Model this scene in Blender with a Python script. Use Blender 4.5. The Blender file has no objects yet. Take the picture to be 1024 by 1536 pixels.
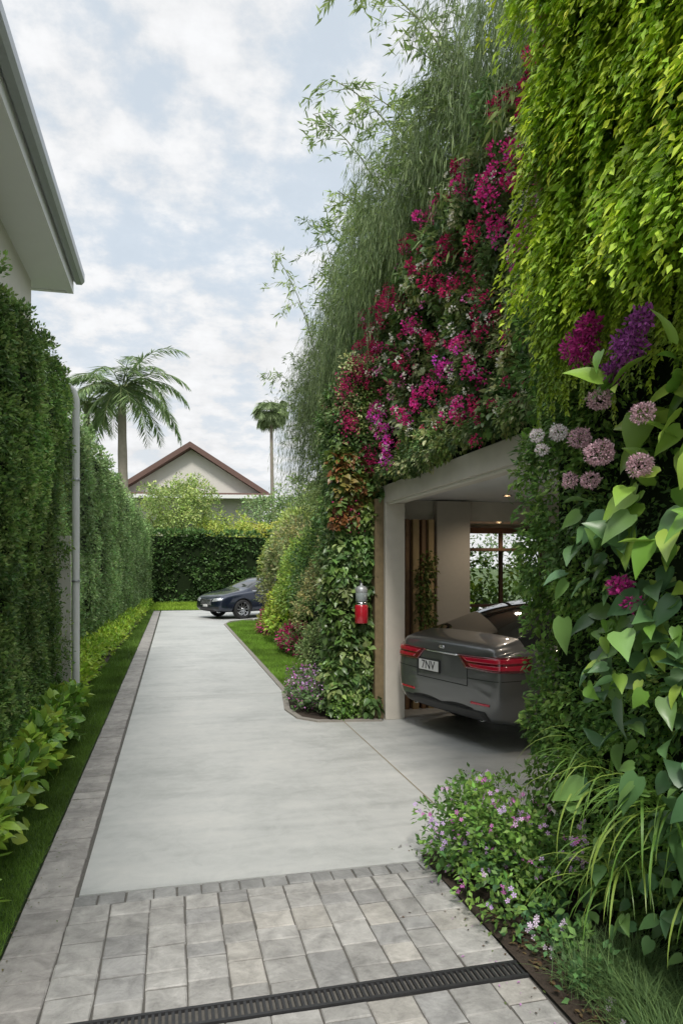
import bpy, bmesh, math, random
import numpy as np
from mathutils import Vector, Matrix
from mathutils.bvhtree import BVHTree
rng=np.random.default_rng(7); random.seed(7)
scene=bpy.context.scene
COL=scene.collection
# ------------------------------------------------------------------ helpers
def nrm(a):
    a=np.asarray(a,float); return a/np.maximum(np.linalg.norm(a,axis=-1,keepdims=True),1e-9)
LAT=rng.random((32,32,32))
def vn(P,s,off=0.0):
    Q=np.asarray(P,float)*s+off*7.31+100.0
    I=np.floor(Q).astype(int); F=Q-I; F=F*F*(3-2*F)
    r=0
    for a in (0,1):
        for b in (0,1):
            for c in (0,1):
                w=(F[...,0] if a else 1-F[...,0])*(F[...,1] if b else 1-F[...,1])*(F[...,2] if c else 1-F[...,2])
                r=r+w*LAT[(I[...,0]+a)%32,(I[...,1]+b)%32,(I[...,2]+c)%32]
    return r
def new_mat(name):
    m=bpy.data.materials.new(name); m.use_nodes=True
    nt=m.node_tree; return m,nt,nt.nodes['Principled BSDF']
def simple(name,col,rough=.6,metal=0,spec=.5,noise=0,nscale=20,bump=0,coat=0):
    m,nt,b=new_mat(name)
    b.inputs['Base Color'].default_value=(*col,1); b.inputs['Roughness'].default_value=rough
    b.inputs['Metallic'].default_value=metal; b.inputs['Specular IOR Level'].default_value=spec
    b.inputs['Coat Weight'].default_value=coat; b.inputs['Coat Roughness'].default_value=.04
    if noise or bump:
        tc=nt.nodes.new('ShaderNodeTexCoord')
        n=nt.nodes.new('ShaderNodeTexNoise'); n.inputs['Scale'].default_value=nscale; n.inputs['Detail'].default_value=6
        nt.links.new(tc.outputs['Object'],n.inputs['Vector'])
        if noise:
            mr=nt.nodes.new('ShaderNodeMapRange'); mr.inputs[3].default_value=1-noise; mr.inputs[4].default_value=1+noise
            nt.links.new(n.outputs['Fac'],mr.inputs[0])
            mx=nt.nodes.new('ShaderNodeVectorMath'); mx.operation='SCALE'; mx.inputs[0].default_value=col
            nt.links.new(mr.outputs[0],mx.inputs['Scale']); nt.links.new(mx.outputs[0],b.inputs['Base Color'])
        if bump:
            bp=nt.nodes.new('ShaderNodeBump'); bp.inputs['Strength'].default_value=bump; bp.inputs['Distance'].default_value=.01
            nt.links.new(n.outputs['Fac'],bp.inputs['Height']); nt.links.new(bp.outputs[0],b.inputs['Normal'])
    return m
def leafmat(name,trans=.25,rough=.5,spec=.35):
    m,nt,b=new_mat(name)
    a=nt.nodes.new('ShaderNodeAttribute'); a.attribute_name='Col'
    b.inputs['Roughness'].default_value=rough; b.inputs['Specular IOR Level'].default_value=spec
    nt.links.new(a.outputs['Color'],b.inputs['Base Color'])
    t=nt.nodes.new('ShaderNodeBsdfTranslucent'); nt.links.new(a.outputs['Color'],t.inputs['Color'])
    mx=nt.nodes.new('ShaderNodeMixShader'); mx.inputs[0].default_value=trans
    nt.links.new(b.outputs[0],mx.inputs[1]); nt.links.new(t.outputs[0],mx.inputs[2])
    nt.links.new(mx.outputs[0],nt.nodes['Material Output'].inputs['Surface'])
    return m
M_LEAF=leafmat('foliage',.28); M_GLOSS=leafmat('glossy_foliage',.2,.36,.5); M_PETAL=leafmat('petals',.3,.7,.2); M_GRASS=leafmat('grass_blades',.25,.6,.25)
def mesh_obj(name,v,f,mat=None,smooth=False,parent=None):
    me=bpy.data.meshes.new(name); me.from_pydata([tuple(x) for x in v],[],[tuple(x) for x in f]); me.update()
    if smooth: me.polygons.foreach_set('use_smooth',[True]*len(me.polygons))
    if mat: me.materials.append(mat)
    o=bpy.data.objects.new(name,me); COL.objects.link(o)
    if parent: o.parent=parent
    return o
def empty(name,loc=(0,0,0),rz=0):
    o=bpy.data.objects.new(name,None); o.location=loc; o.rotation_euler=(0,0,rz); o.empty_display_size=.2; COL.objects.link(o); return o
def box(name,a,b,mat,parent=None,bev=0):
    x0,y0,z0=a; x1,y1,z1=b
    v=[(x0,y0,z0),(x1,y0,z0),(x1,y1,z0),(x0,y1,z0),(x0,y0,z1),(x1,y0,z1),(x1,y1,z1),(x0,y1,z1)]
    f=[(0,3,2,1),(4,5,6,7),(0,1,5,4),(1,2,6,5),(2,3,7,6),(3,0,4,7)]
    o=mesh_obj(name,v,f,mat,False,parent)
    if bev:
        m=o.modifiers.new('bev','BEVEL'); m.width=bev; m.segments=2
    return o
def sheet(name,pts,z,mat,parent=None):
    return mesh_obj(name,[(p[0],p[1],z) for p in pts],[tuple(range(len(pts)))],mat,False,parent)
def lathe(name,prof,mat,axis='z',seg=24,parent=None,smooth=True):
    v=[];f=[]
    for r,h in prof:
        for i in range(seg):
            a=2*math.pi*i/seg
            p=(r*math.cos(a),r*math.sin(a),h)
            if axis=='y': p=(p[0],p[2],p[1])
            v.append(p)
    n=len(prof)
    for j in range(n-1):
        for i in range(seg):
            k=(i+1)%seg
            f.append((j*seg+i,j*seg+k,(j+1)*seg+k,(j+1)*seg+i))
    return mesh_obj(name,v,f,mat,smooth,parent)
def tube(path,rad,seg=8,V=None,F=None):
    V=[] if V is None else V; F=[] if F is None else F
    b=len(V); n=len(path)
    for i,p in enumerate(path):
        p=Vector(p); d=(Vector(path[min(i+1,n-1)])-Vector(path[max(i-1,0)])).normalized()
        x=d.cross(Vector((.3,.9,.1))).normalized(); y=d.cross(x)
        for k in range(seg):
            a=2*math.pi*k/seg; V.append(tuple(p+(x*math.cos(a)+y*math.sin(a))*rad[i]))
    for i in range(n-1):
        for k in range(seg):
            l=(k+1)%seg; F.append((b+i*seg+k,b+i*seg+l,b+(i+1)*seg+l,b+(i+1)*seg+k))
    return V,F
# ---- leaf templates (x width, y length, z normal)
T_S=([(0,0,0),(.27,.42,.07),(0,1,-.06),(-.27,.42,.07)],[(0,1,2),(0,2,3)])
T_N=([(0,0,0),(.5,.35,0),(0,1,-.06),(-.5,.35,0)],[(0,1,2,3)])
T_M=([(0,0,0),(.24,.2,.05),(.3,.5,.06),(.15,.8,.0),(0,1,-.1),(-.15,.8,.0),(-.3,.5,.06),(-.24,.2,.05),(0,.5,0)],
     [(0,1,2,8),(8,2,3,4),(8,4,5,6),(8,6,7,0)])
T_H=([(0,0,0),(.2,-.08,.03),(.36,.05,.06),(.40,.26,.07),(.32,.52,.04),(.15,.8,-.06),(0,1.04,-.2),(-.15,.8,-.06),(-.32,.52,.04),(-.40,.26,.07),(-.36,.05,.06),(-.2,-.08,.03),(0,.3,-.01),(0,.6,-.05)],
     [(0,1,2,12),(12,2,3),(12,3,4,13),(13,4,5,6),(13,6,7,8),(13,8,9,12),(12,9,10),(12,10,11,0)])
def arc_t(n=6,bend=1.6,w=.5):
    v=[];f=[]; y=z=0; 
    for i in range(n+1):
        t=i/n; ww=w*(math.sin(math.pi*min(1,.25+t*.75)))**.8 if i<n else 0.02
        v+=[(-ww,y,z),(0,y,z),(ww,y,z)]
        a=bend*t; y+=math.cos(a)/n; z-=math.sin(a)/n
    for i in range(n):
        b=i*3; f+=[(b,b+1,b+4,b+3),(b+1,b+2,b+5,b+4)]
    return v,f
T_B=([(-.5,0,0),(.5,0,0),(.3,.6,-.06),(0,1,-.2),(-.3,.6,-.06)],[(0,1,2,4),(4,2,3)])
def flower_t(k=5):
    v=[(0,0,0)];f=[]
    for i in range(k):
        a=2*math.pi*i/k
        for da,r,h in ((-.42,.75,.12),(0,1,.2),(.42,.75,.12)):
            v.append((math.cos(a+da)*r,math.sin(a+da)*r,h))
        b=1+3*i; f.append((0,b,b+1,b+2))
    return v,f
T_F=flower_t()
GAIN={'foliage':1.55,'glossy_foliage':1.4,'petals':1.4,'grass_blades':1.25}
class Acc:
    def __init__(s): s.d=[]
    def add(s,P,D,N,S,C,W=1.0):
        P=np.asarray(P,float); n=len(P)
        bc=lambda a:np.broadcast_to(np.asarray(a,float),(n,3))
        s.d.append((P,bc(D),bc(N),np.broadcast_to(np.asarray(S,float),(n,)),bc(C),np.broadcast_to(np.asarray(W,float),(n,))))
    def build(s,name,T,mat,parent=None):
        P,D,N,S,C,W=[np.concatenate(x) for x in zip(*s.d)]
        C=C*GAIN.get(mat.name,1)
        D=nrm(D); X=nrm(np.cross(D,N)); N=np.cross(X,D)
        tv=np.array(T[0],float); k=len(tv); n=len(P)
        V=P[:,None,:]+S[:,None,None]*(tv[None,:,0:1]*W[:,None,None]*X[:,None,:]+tv[None,:,1:2]*D[:,None,:]+tv[None,:,2:3]*N[:,None,:])
        V=V.reshape(-1,3)
        fl=np.array([i for f in T[1] for i in f]); cnt=np.array([len(f) for f in T[1]])
        L=(fl[None,:]+np.arange(n)[:,None]*k).ravel()
        st=np.concatenate([[0],np.cumsum(cnt)[:-1]]); ST=(st[None,:]+np.arange(n)[:,None]*len(fl)).ravel()
        me=bpy.data.meshes.new(name)
        me.vertices.add(len(V)); me.vertices.foreach_set('co',V.ravel().astype(np.float32))
        me.loops.add(len(L)); me.loops.foreach_set('vertex_index',L.astype(np.int32))
        me.polygons.add(len(ST)); me.polygons.foreach_set('loop_start',ST.astype(np.int32))
        me.update(calc_edges=True); me.validate()
        at=me.color_attributes.new('Col','FLOAT_COLOR','POINT')
        cc=np.ones((n,k,4),np.float32); cc[:,:,:3]=np.clip(C,0,.9)[:,None,:]
        at.data.foreach_set('color',cc.ravel())
        me.materials.append(mat)
        o=bpy.data.objects.new(name,me); COL.objects.link(o)
        if parent: o.parent=parent
        return o
def clumps(acc,cen,out,rad,n,ll,col,droop=.3,W=1.0,flat=.8,jit=.25,spread=.9):
    cen=np.asarray(cen,float); m=len(cen)
    out=np.broadcast_to(np.asarray(out,float),(m,3))
    rad=np.broadcast_to(np.asarray(rad,float),(m,)); ll=np.broadcast_to(np.asarray(ll,float),(m,)); droop=np.broadcast_to(np.asarray(droop,float),(m,))
    col=np.broadcast_to(np.asarray(col,float),(m,3))
    idx=np.repeat(np.arange(m),n); k=len(idx)
    d=nrm(nrm(rng.normal(size=(k,3)))*spread+out[idx]*.75)
    r=rad[idx]*(.35+.65*np.sqrt(rng.random(k)))
    P=cen[idx]+d*r[:,None]*np.where(np.abs(out[idx])>.5,flat,1)
    D=nrm(d*.8+rng.normal(size=(k,3))*.45+np.array([0,0,-1])*droop[idx][:,None])
    N=nrm(d*.6+np.array([0,0,.55])+rng.normal(size=(k,3))*.35)
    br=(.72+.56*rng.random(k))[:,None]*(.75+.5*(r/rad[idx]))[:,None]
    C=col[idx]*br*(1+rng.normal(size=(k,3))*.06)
    acc.add(P,D,N,ll[idx]*(.7+.6*rng.random(k)),C,W)
def pick(cols,m,w=None):
    cols=np.array(cols,float); i=rng.choice(len(cols),m,p=w); return cols[i]
# ------------------------------------------------------------------ materials
M_CREAM=simple('cream_render',(.70,.68,.61),.8,noise=.06,nscale=6,bump=.05)
M_WHITE=simple('white_paint',(.80,.81,.80),.5,noise=.04,nscale=3)
M_BEIGE=simple('beige_concrete_frame',(.60,.56,.49),.75,noise=.12,nscale=7,bump=.12)
M_DARKBACK=simple('foliage_gap_shade',(.014,.024,.009),.95,spec=.1,noise=.4,nscale=30)  # near-black colour behind leaves, stands in for shade in the gaps
M_SOIL=simple('soil',(.05,.036,.026),.95,noise=.5,nscale=60,bump=.8)
M_BLACK=simple('black_rubber',(.018,.018,.019),.75,noise=.1)
M_BARK=simple('bark',(.16,.13,.10),.9,noise=.3,nscale=25,bump=.4)
M_WOOD=simple('timber',(.24,.14,.07),.6,noise=.3,nscale=14)
M_GREY=simple('grey_ceiling',(.70,.70,.69),.8,noise=.03,nscale=3)
M_METAL=simple('galvanised_gutter',(.42,.44,.45),.4,metal=.5,noise=.08)
M_IRON=simple('cast_iron',(.06,.06,.062),.5,metal=.5,noise=.3,nscale=40)
M_RED=simple('red_enamel',(.42,.012,.025),.25,coat=.6)
M_CHROME=simple('chrome',(.75,.76,.78),.12,metal=1)
M_CGLASS=simple('tinted_glass',(.008,.010,.012),.04,spec=.8,coat=.5)
def concrete():
    m,nt,b=new_mat('poured_concrete')
    tc=nt.nodes.new('ShaderNodeTexCoord'); L=nt.links.new
    def noise(sc,det,scale3=(1,1,1),dist=0):
        mp=nt.nodes.new('ShaderNodeMapping'); mp.inputs['Scale'].default_value=scale3
        n=nt.nodes.new('ShaderNodeTexNoise'); n.inputs['Scale'].default_value=sc; n.inputs['Detail'].default_value=det; n.inputs['Distortion'].default_value=dist
        n.inputs['Roughness'].default_value=.6
        L(tc.outputs['Object'],mp.inputs[0]); L(mp.outputs[0],n.inputs['Vector']); return n.outputs['Fac']
    a=noise(.9,7,dist=.6); c=noise(2.2,9,(.35,2.2,1),.3); d=noise(140,3); e=noise(7,8,dist=1)
    r=nt.nodes.new('ShaderNodeValToRGB'); r.color_ramp.elements[0].position=.34; r.color_ramp.elements[1].position=.66
    r.color_ramp.elements[0].color=(.34,.352,.338,1); r.color_ramp.elements[1].color=(.58,.58,.555,1)
    m2=r.color_ramp.elements.new(.5); m2.color=(.48,.49,.475,1)
    def mm(op,x,y):
        q=nt.nodes.new('ShaderNodeMath'); q.operation=op
        for i,s in enumerate((x,y)):
            if isinstance(s,(int,float)): q.inputs[i].default_value=s
            else: L(s,q.inputs[i])
        return q.outputs[0]
    s=mm('ADD',mm('MULTIPLY',a,.40),mm('MULTIPLY',c,.36)); s=mm('ADD',s,mm('MULTIPLY',e,.24)); s=mm('ADD',s,mm('MULTIPLY',mm('SUBTRACT',d,.5),.14))
    L(s,r.inputs[0]); L(r.outputs[0],b.inputs['Base Color'])
    L(mm('ADD',mm('MULTIPLY',c,.5),.30),b.inputs['Roughness'])
    bp=nt.nodes.new('ShaderNodeBump'); bp.inputs['Strength'].default_value=.18; bp.inputs['Distance'].default_value=.004
    L(d,bp.inputs['Height']); L(bp.outputs[0],b.inputs['Normal'])
    return m
M_CONC=concrete()
def paver_mat():
    m,nt,b=new_mat('stone_paver'); L=nt.links.new
    at=nt.nodes.new('ShaderNodeAttribute'); at.attribute_name='Col'
    tc=nt.nodes.new('ShaderNodeTexCoord')
    n=nt.nodes.new('ShaderNodeTexNoise'); n.inputs['Scale'].default_value=8; n.inputs['Detail'].default_value=10; n.inputs['Roughness'].default_value=.72; n.inputs['Distortion'].default_value=.5
    L(tc.outputs['Object'],n.inputs['Vector'])
    mr=nt.nodes.new('ShaderNodeMapRange'); mr.inputs[1].default_value=.3; mr.inputs[2].default_value=.7; mr.inputs[3].default_value=.6; mr.inputs[4].default_value=1.28
    L(n.outputs['Fac'],mr.inputs[0])
    v=nt.nodes.new('ShaderNodeVectorMath'); v.operation='SCALE'; L(at.outputs['Color'],v.inputs[0]); L(mr.outputs[0],v.inputs['Scale'])
    L(v.outputs[0],b.inputs['Base Color']); b.inputs['Roughness'].default_value=.72
    n2=nt.nodes.new('ShaderNodeTexNoise'); n2.inputs['Scale'].default_value=45; n2.inputs['Detail'].default_value=6; L(tc.outputs['Object'],n2.inputs['Vector'])
    bp=nt.nodes.new('ShaderNodeBump'); bp.inputs['Strength'].default_value=.6; bp.inputs['Distance'].default_value=.008
    L(n2.outputs['Fac'],bp.inputs['Height']); L(bp.outputs[0],b.inputs['Normal'])
    return m
M_PAV=paver_mat()
# ------------------------------------------------------------------ ground
M_GROUND=simple('ground_turf',(.06,.10,.025),.95,noise=.4,nscale=1.5)
sheet('ground',[(-400,-100),(400,-100),(400,900),(-400,900)],-.06,M_GROUND)
dw=empty('driveway')
def slab(name,pts,z0,z1,mat,parent):
    n=len(pts); v=[(x,y,z0) for x,y in pts]+[(x,y,z1) for x,y in pts]
    f=[tuple(range(n-1,-1,-1)),tuple(range(n,2*n))]+[(i,(i+1)%n,n+(i+1)%n,n+i) for i in range(n)]
    return mesh_obj(name,v,f,mat,False,parent)
drv=[(-.50,4.06),(1.50,4.06),(9,4.06),(9,10.4),(2.6,10.4),(2.4,7.86),(1.62,7.96),(1.44,8.2),(1.38,8.7),(1.46,9.4),(1.55,10.1),(1.55,22.0),(1.8,23.2),(2.6,24.0),(14,24.6),(14,29.5),(-.47,29.5)]
slab('concrete_slab',drv,-.05,0,M_CONC,dw)
M_JOINT=simple('joint',(.12,.113,.10),.9,noise=.35,nscale=40)
M_JOINT2=simple('control_joint',(.30,.30,.285),.9)
sheet('joint_long',[(1.915,4.1),(1.927,4.1),(1.93,7.86),(1.918,7.86)],.003,simple('timber_joint',(.30,.26,.19),.9),dw)
for i,y in enumerate((9.9,14.5,19.1)):
    sheet('joint_%d'%i,[(-.49,y),(1.54,y),(1.54,y+.008),(-.49,y+.008)],.003,M_JOINT2,dw)
pv=empty('paving')
sheet('joint_bed',[(-.77,0),(1.58,0),(1.58,4.058),(-.502,4.058),(-.502,29.5),(-.77,29.5)],-.010,M_JOINT,pv)
PV=[];PF=[];PC=[]
def paver(x0,y0,x1,y1,col):
    g=.0028+.002*random.random(); c=.005; h=random.uniform(-.003,.002)
    x0+=g;x1-=g;y0+=g;y1-=g
    b=len(PV); j=lambda:random.uniform(-.003,.003)
    for z,i in ((-.04,0),(h-.005,0),(h,c)):
        for (x,y) in ((x0+i,y0+i),(x1-i,y0+i),(x1-i,y1-i),(x0+i,y1-i)):
            PV.append((x+j(),y+j(),z+(random.uniform(-.001,.001) if z>-.03 else 0)))
    for r in (0,4):
        for k in range(4):
            l=(k+1)%4; PF.append((b+r+k,b+r+l,b+r+4+l,b+r+4+k))
    PF.append((b+8,b+9,b+10,b+11)); PC.extend([col]*12)
def pcol():
    t=random.random(); base=(.40,.39,.37) if t<.6 else ((.34,.335,.325) if t<.85 else (.44,.42,.385))
    k=random.uniform(.82,1.12); return tuple(c*k for c in base)+(1,)
x=-.52
while x<1.5:
    w=random.uniform(.10,.17); w=min(w,1.52-x) if 1.52-x-w>.05 else 1.52-x
    k=random.uniform(.62,.8); paver(x,3.93,x+w,4.055,(.40*k,.40*k,.39*k,1)); x+=w
for (ya,yb) in ((2.93,3.93),(0.3,2.80)):
    x=-.52
    while x<1.52:
        w=random.choice((.16,.18,.2,.2)); 
        if 1.52-x-w<.14: w=1.52-x
        y=yb; first=True
        while y>ya+.001:
            l=random.choice((.10,.14)) if first and random.random()<.5 else random.choice((.12,.16,.19,.19,.22)); first=False
            l=l if y-l-ya>.07 else y-ya
            paver(x,y-l,x+w,y,pcol())
            y-=l
        x+=w
y=.3
while y<29.4:
    l=random.uniform(.16,.26) if y<12 else random.uniform(.25,.4)
    if y+l>29.5: l=29.5-y
    k=random.uniform(.8,1.1)
    paver(-.77,y,-.52,y+l,(.37*k,.35*k,.33*k,1)); y+=l
o=mesh_obj('paver_stones',PV,PF,M_PAV,False,pv)
at=o.data.color_attributes.new('Col','FLOAT_COLOR','POINT'); at.data.foreach_set('color',np.array(PC,np.float32).ravel())
V=[];F=[]
kp=[(2.36,7.80),(1.62,7.93),(1.42,8.17),(1.355,8.7),(1.44,9.4),(1.53,10.1),(1.53,22),(1.78,23.2),(2.6,24.05)]
cs=[(-.0,-.04),(-.0,.02),(.07,.02),(.07,-.04)]
for i,(a,b) in enumerate(kp):
    p=Vector(kp[max(i-1,0)]); q=Vector(kp[min(i+1,len(kp)-1)]); d=(q-p).normalized(); nn=Vector((d.y,-d.x))
    for o_,z in cs: V.append((a+nn.x*o_,b+nn.y*o_,z))
for i in range(len(kp)-1):
    for k in range(3): F.append((i*4+k,i*4+k+1,i*4+5+k,i*4+4+k))
mesh_obj('garden_kerb',V,F,simple('kerb_stone',(.27,.25,.22),.85,noise=.2,nscale=12))
dr=empty('drain_grate')
box('channel',(-.76,2.805,-.05),(1.56,2.925,-.03),M_BLACK,dr)
for k,(a,b) in enumerate(((2.805,2.82),(2.91,2.925))): box('rail_%d'%k,(-.76,a,-.03),(1.56,b,.004),M_IRON,dr)
V=[];F=[]
x=-.76
while x<1.55:
    b=len(V)
    for z in (-.025,.002):
        V+=[(x,2.82,z),(x+.012,2.82,z),(x+.012,2.91,z),(x,2.91,z)]
    F+=[(b+4,b+5,b+6,b+7),(b,b+1,b+5,b+4),(b+1,b+2,b+6,b+5),(b+2,b+3,b+7,b+6),(b+3,b,b+4,b+7)]
    x+=.026
mesh_obj('grate_bars',V,F,M_IRON,False,dr)
# ------------------------------------------------------------------ lawns
def lawn(name,poly,zsheet,dens,blade,colr):
    e=empty(name)
    M=simple(name+'_turf',(.045,.09,.015),.95,noise=.35,nscale=30)
    slab('turf',poly,-.05,zsheet,M,e)
    A=Acc()
    xs=[p[0] for p in poly]; ys=[p[1] for p in poly]
    for (y0,y1,dn,sc) in dens:
        n=int((max(xs)-min(xs))*(y1-y0)*dn)
        P=np.stack([rng.uniform(min(xs),max(xs),n),rng.uniform(y0,y1,n)],1)
        ins=np.zeros(n,bool); j=len(poly)-1
        for i in range(len(poly)):
            xi,yi=poly[i]; xj,yj=poly[j]
            c=((yi>P[:,1])!=(yj>P[:,1]))&(P[:,0]<(xj-xi)*(P[:,1]-yi)/(yj-yi+1e-12)+xi); ins^=c; j=i
        P=P[ins]; n=len(P); P3=np.column_stack([P,np.full(n,zsheet-.002)])
        D=nrm(np.array([0,0,1])+rng.normal(size=(n,3))*.38)
        f=vn(P3,2.5)[:,None]; C=np.array(colr)*(.6+.8*f)*(.75+.5*rng.random((n,1)))
        A.add(P3,D,rng.normal(size=(n,3)),blade*sc*(.6+.7*rng.random(n)),C,.12)
    A.build('grass_blades',T_B,M_GRASS,e); return e
lawn('lawn',[(-.775,1.2),(-.775,29.5),(-.95,29.5),(-1.24,10),(-1.25,8.5),(-1.2,4),(-1.25,1.2)],.01,((2.0,7,15000,1),(7,13,6000,1.4),(13,29.5,1800,2)),.035,(.105,.185,.03))
lawn('lawn',[(1.60,10.2),(2.5,10.9),(2.6,22.8),(2.2,23.0),(1.62,22)],.01,((10.2,15,4500,1.4),(15,23,2200,2)),.035,(.15,.27,.035))
lawn('lawn',[(-1.0,29.6),(14,29.6),(14,34.5),(-1.0,34.5)],.01,((29.6,34.5,400,3),),.05,(.22,.34,.035))
sheet('soil_bed',[(-1.22,1.2),(-1.26,9.8),(-.93,33),(-2.3,33),(-2.3,1.2)],.012,M_SOIL)
sheet('soil_bed',[(1.585,.2),(1.51,3.2),(1.49,4.1),(1.9,4.30),(2.7,4.30),(2.7,.2)],.012,M_SOIL)
sheet('soil_bed',[(2.4,7.9),(1.64,8.0),(1.48,8.22),(1.44,8.7),(1.52,9.4),(1.6,10.1),(2.6,10.9),(2.7,24),(9,24),(9,10.5),(2.4,10.5)],.013,M_SOIL)
# ------------------------------------------------------------------ hedges
def hedge(name,p0,p1,h0,h1,thick,seg,lf,nleaf,rad,cols,side=1,ends=(False,True),dens=1.0,T=T_S,bulge=.12,mat=M_LEAF,droop=-.15):
    e=empty(name)
    p0=np.array(p0,float);p1=np.array(p1,float); L=np.linalg.norm(p1-p0); d=(p1-p0)/L; o=np.array([d[1],-d[0]])*side
    q0=p0-o*.16;q1=p1-o*.16;r0=p0-o*thick;r1=p1-o*thick
    v=[(*q0,0),(*q1,0),(*r1,0),(*r0,0),(*q0,h0-.14),(*q1,h1-.14),(*r1,h1-.14),(*r0,h0-.14)]
    mesh_obj('shade_core',v,[(0,1,5,4),(1,2,6,5),(2,3,7,6),(3,0,4,7),(4,5,6,7)],M_DARKBACK,False,e)  # solid block inside the hedge, coloured dark so gaps look shaded
    A=Acc()
    n=int(L*(h0+h1)/2/seg**2*dens); t=rng.random(n); z=rng.random(n)
    h=h0+(h1-h0)*t
    P=np.column_stack([p0[0]+(p1-p0)[0]*t,p0[1]+(p1-p0)[1]*t,z*(h-.05)])
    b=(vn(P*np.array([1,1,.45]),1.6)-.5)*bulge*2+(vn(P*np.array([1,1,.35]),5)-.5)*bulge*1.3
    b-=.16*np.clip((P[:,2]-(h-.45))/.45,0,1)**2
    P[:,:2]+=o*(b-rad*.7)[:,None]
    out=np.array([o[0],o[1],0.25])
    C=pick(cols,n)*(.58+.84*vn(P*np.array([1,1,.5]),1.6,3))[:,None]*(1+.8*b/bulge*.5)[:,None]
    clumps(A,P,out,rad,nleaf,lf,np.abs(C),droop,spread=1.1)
    n=int(L*thick/seg**2*dens*.45); t=rng.random(n); u=rng.random(n)**1.4*thick
    P=np.column_stack([p0[0]+(p1-p0)[0]*t-o[0]*u,p0[1]+(p1-p0)[1]*t-o[1]*u,h0+(h1-h0)*t-.12+.14*vn(np.column_stack([t*L,u,u]),2)])
    clumps(A,P,(0,0,1),rad,nleaf,lf,pick(cols,n)*1.1,-.3)
    for flag,c,hh,sg in ((ends[0],p0,h0,-1),(ends[1],p1,h1,1)):
        if flag:
            n=int(thick*hh/seg**2*dens*.7); u=rng.random(n)*thick
            P=np.column_stack([c[0]-o[0]*u,c[1]-o[1]*u,rng.random(n)*hh]); 
            clumps(A,P,(d[0]*sg,d[1]*sg,.2),rad,nleaf,lf,pick(cols,n),-.1)
    A.build('leaves',T,mat,e); return e
HC=[(.075,.14,.035),(.10,.17,.04),(.13,.20,.05),(.055,.105,.028),(.16,.22,.07)]
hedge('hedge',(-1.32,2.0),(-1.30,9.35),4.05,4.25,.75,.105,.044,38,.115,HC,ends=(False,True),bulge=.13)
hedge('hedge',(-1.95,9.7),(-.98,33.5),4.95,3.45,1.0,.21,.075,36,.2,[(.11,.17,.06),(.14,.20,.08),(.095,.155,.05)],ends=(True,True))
hedge('hedge',(-3,35.0),(14,34.0),3.45,3.3,1.2,.33,.17,28,.3,[(.045,.09,.025),(.06,.115,.03)],ends=(False,False))
# ------------------------------------------------------------------ low border plants
A=Acc()
n=85; P=np.column_stack([rng.uniform(-1.27,-1.05,n),rng.uniform(3.2,9.0,n),rng.uniform(.1,.3,n)])
P[:,0]-=.1*(P[:,1]>8)
clumps(A,P,(.3,0,.9),.17,28,.115,pick([(.18,.30,.04),(.24,.34,.045),(.11,.21,.035)],n),.0,W=1.0,flat=1)
A.build('border_plants',T_M,M_GLOSS)
A=Acc()
n=520; t=rng.random(n)**1.3; y=9.9+t*23
xe=-1.30+.36*t; P=np.column_stack([xe-rng.random(n)*.42-.06,y,rng.uniform(.05,.30,n)])
clumps(A,P,(.4,0,.8),.18,30,.085,pick([(.22,.32,.035),(.15,.25,.03),(.27,.36,.045)],n),.0,flat=1)
A.build('ground_cover_plants',T_S,M_LEAF)
pp=empty('downpipe',(-1.215,9.55,0))
v,f=tube([(0,0,0),(0,0,3.85)],[.045,.045],12); mesh_obj('pipe',v,f,M_WHITE,True,pp)
v,f=tube([(0,0,3.85),(0,0,3.95),(-.03,-.02,4.05),(-.1,-.06,4.12),(-.4,-.2,4.2)],[.045]*5,12); mesh_obj('elbow',v,f,M_WHITE,True,pp)
for z in (.25,1.6,2.9): lathe('bracket_%d'%(z*10),[(.046,z),(.054,z),(.054,z+.03),(.046,z+.03)],M_METAL,parent=pp)
box('boundary_wall',(-2.1,9.62,0),(-1.29,9.70,2.2),M_CREAM)
# ------------------------------------------------------------------ left house
hs=empty('rendered_house')
box('wall',(-8,-1.0,0),(-1.97,10.75,5.88),M_CREAM,hs)
box('soffit',(-8.4,-1.5,5.88),(-1.52,11.0,5.94),M_WHITE,hs)
box('fascia',(-1.52,-1.5,5.86),(-1.44,11.0,6.12),M_WHITE,hs)
box('fascia_end',(-8.4,11.0,5.86),(-1.44,11.06,6.12),M_WHITE,hs)
prof=[(0,6.16),(0,6.05),(.03,6.01),(.11,6.01),(.15,6.06),(.15,6.17),(.135,6.17),(.135,6.07),(.1,6.03),(.04,6.03),(.015,6.06),(.015,6.16)]
v=[];
for yy in (-1.5,11.08):
    v+=[(-1.437+a,yy,b) for a,b in prof]
k=len(prof); f=[(i,(i+1)%k,k+(i+1)%k,k+i) for i in range(k)]+[tuple(range(k-1,-1,-1)),tuple(range(k,2*k))]
mesh_obj('gutter',v,f,M_METAL,False,hs)
M_ROOF=simple('roof_tiles',(.16,.14,.13),.8,noise=.2,nscale=8)
mesh_obj('roof',[(-1.44,-1.5,6.125),(-1.44,11.06,6.125),(-5,8,8.2),(-5,-1.5,8.2),(-8.4,11.06,6.125)],[(0,1,2,3),(1,4,2)],M_ROOF,False,hs)
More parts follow.
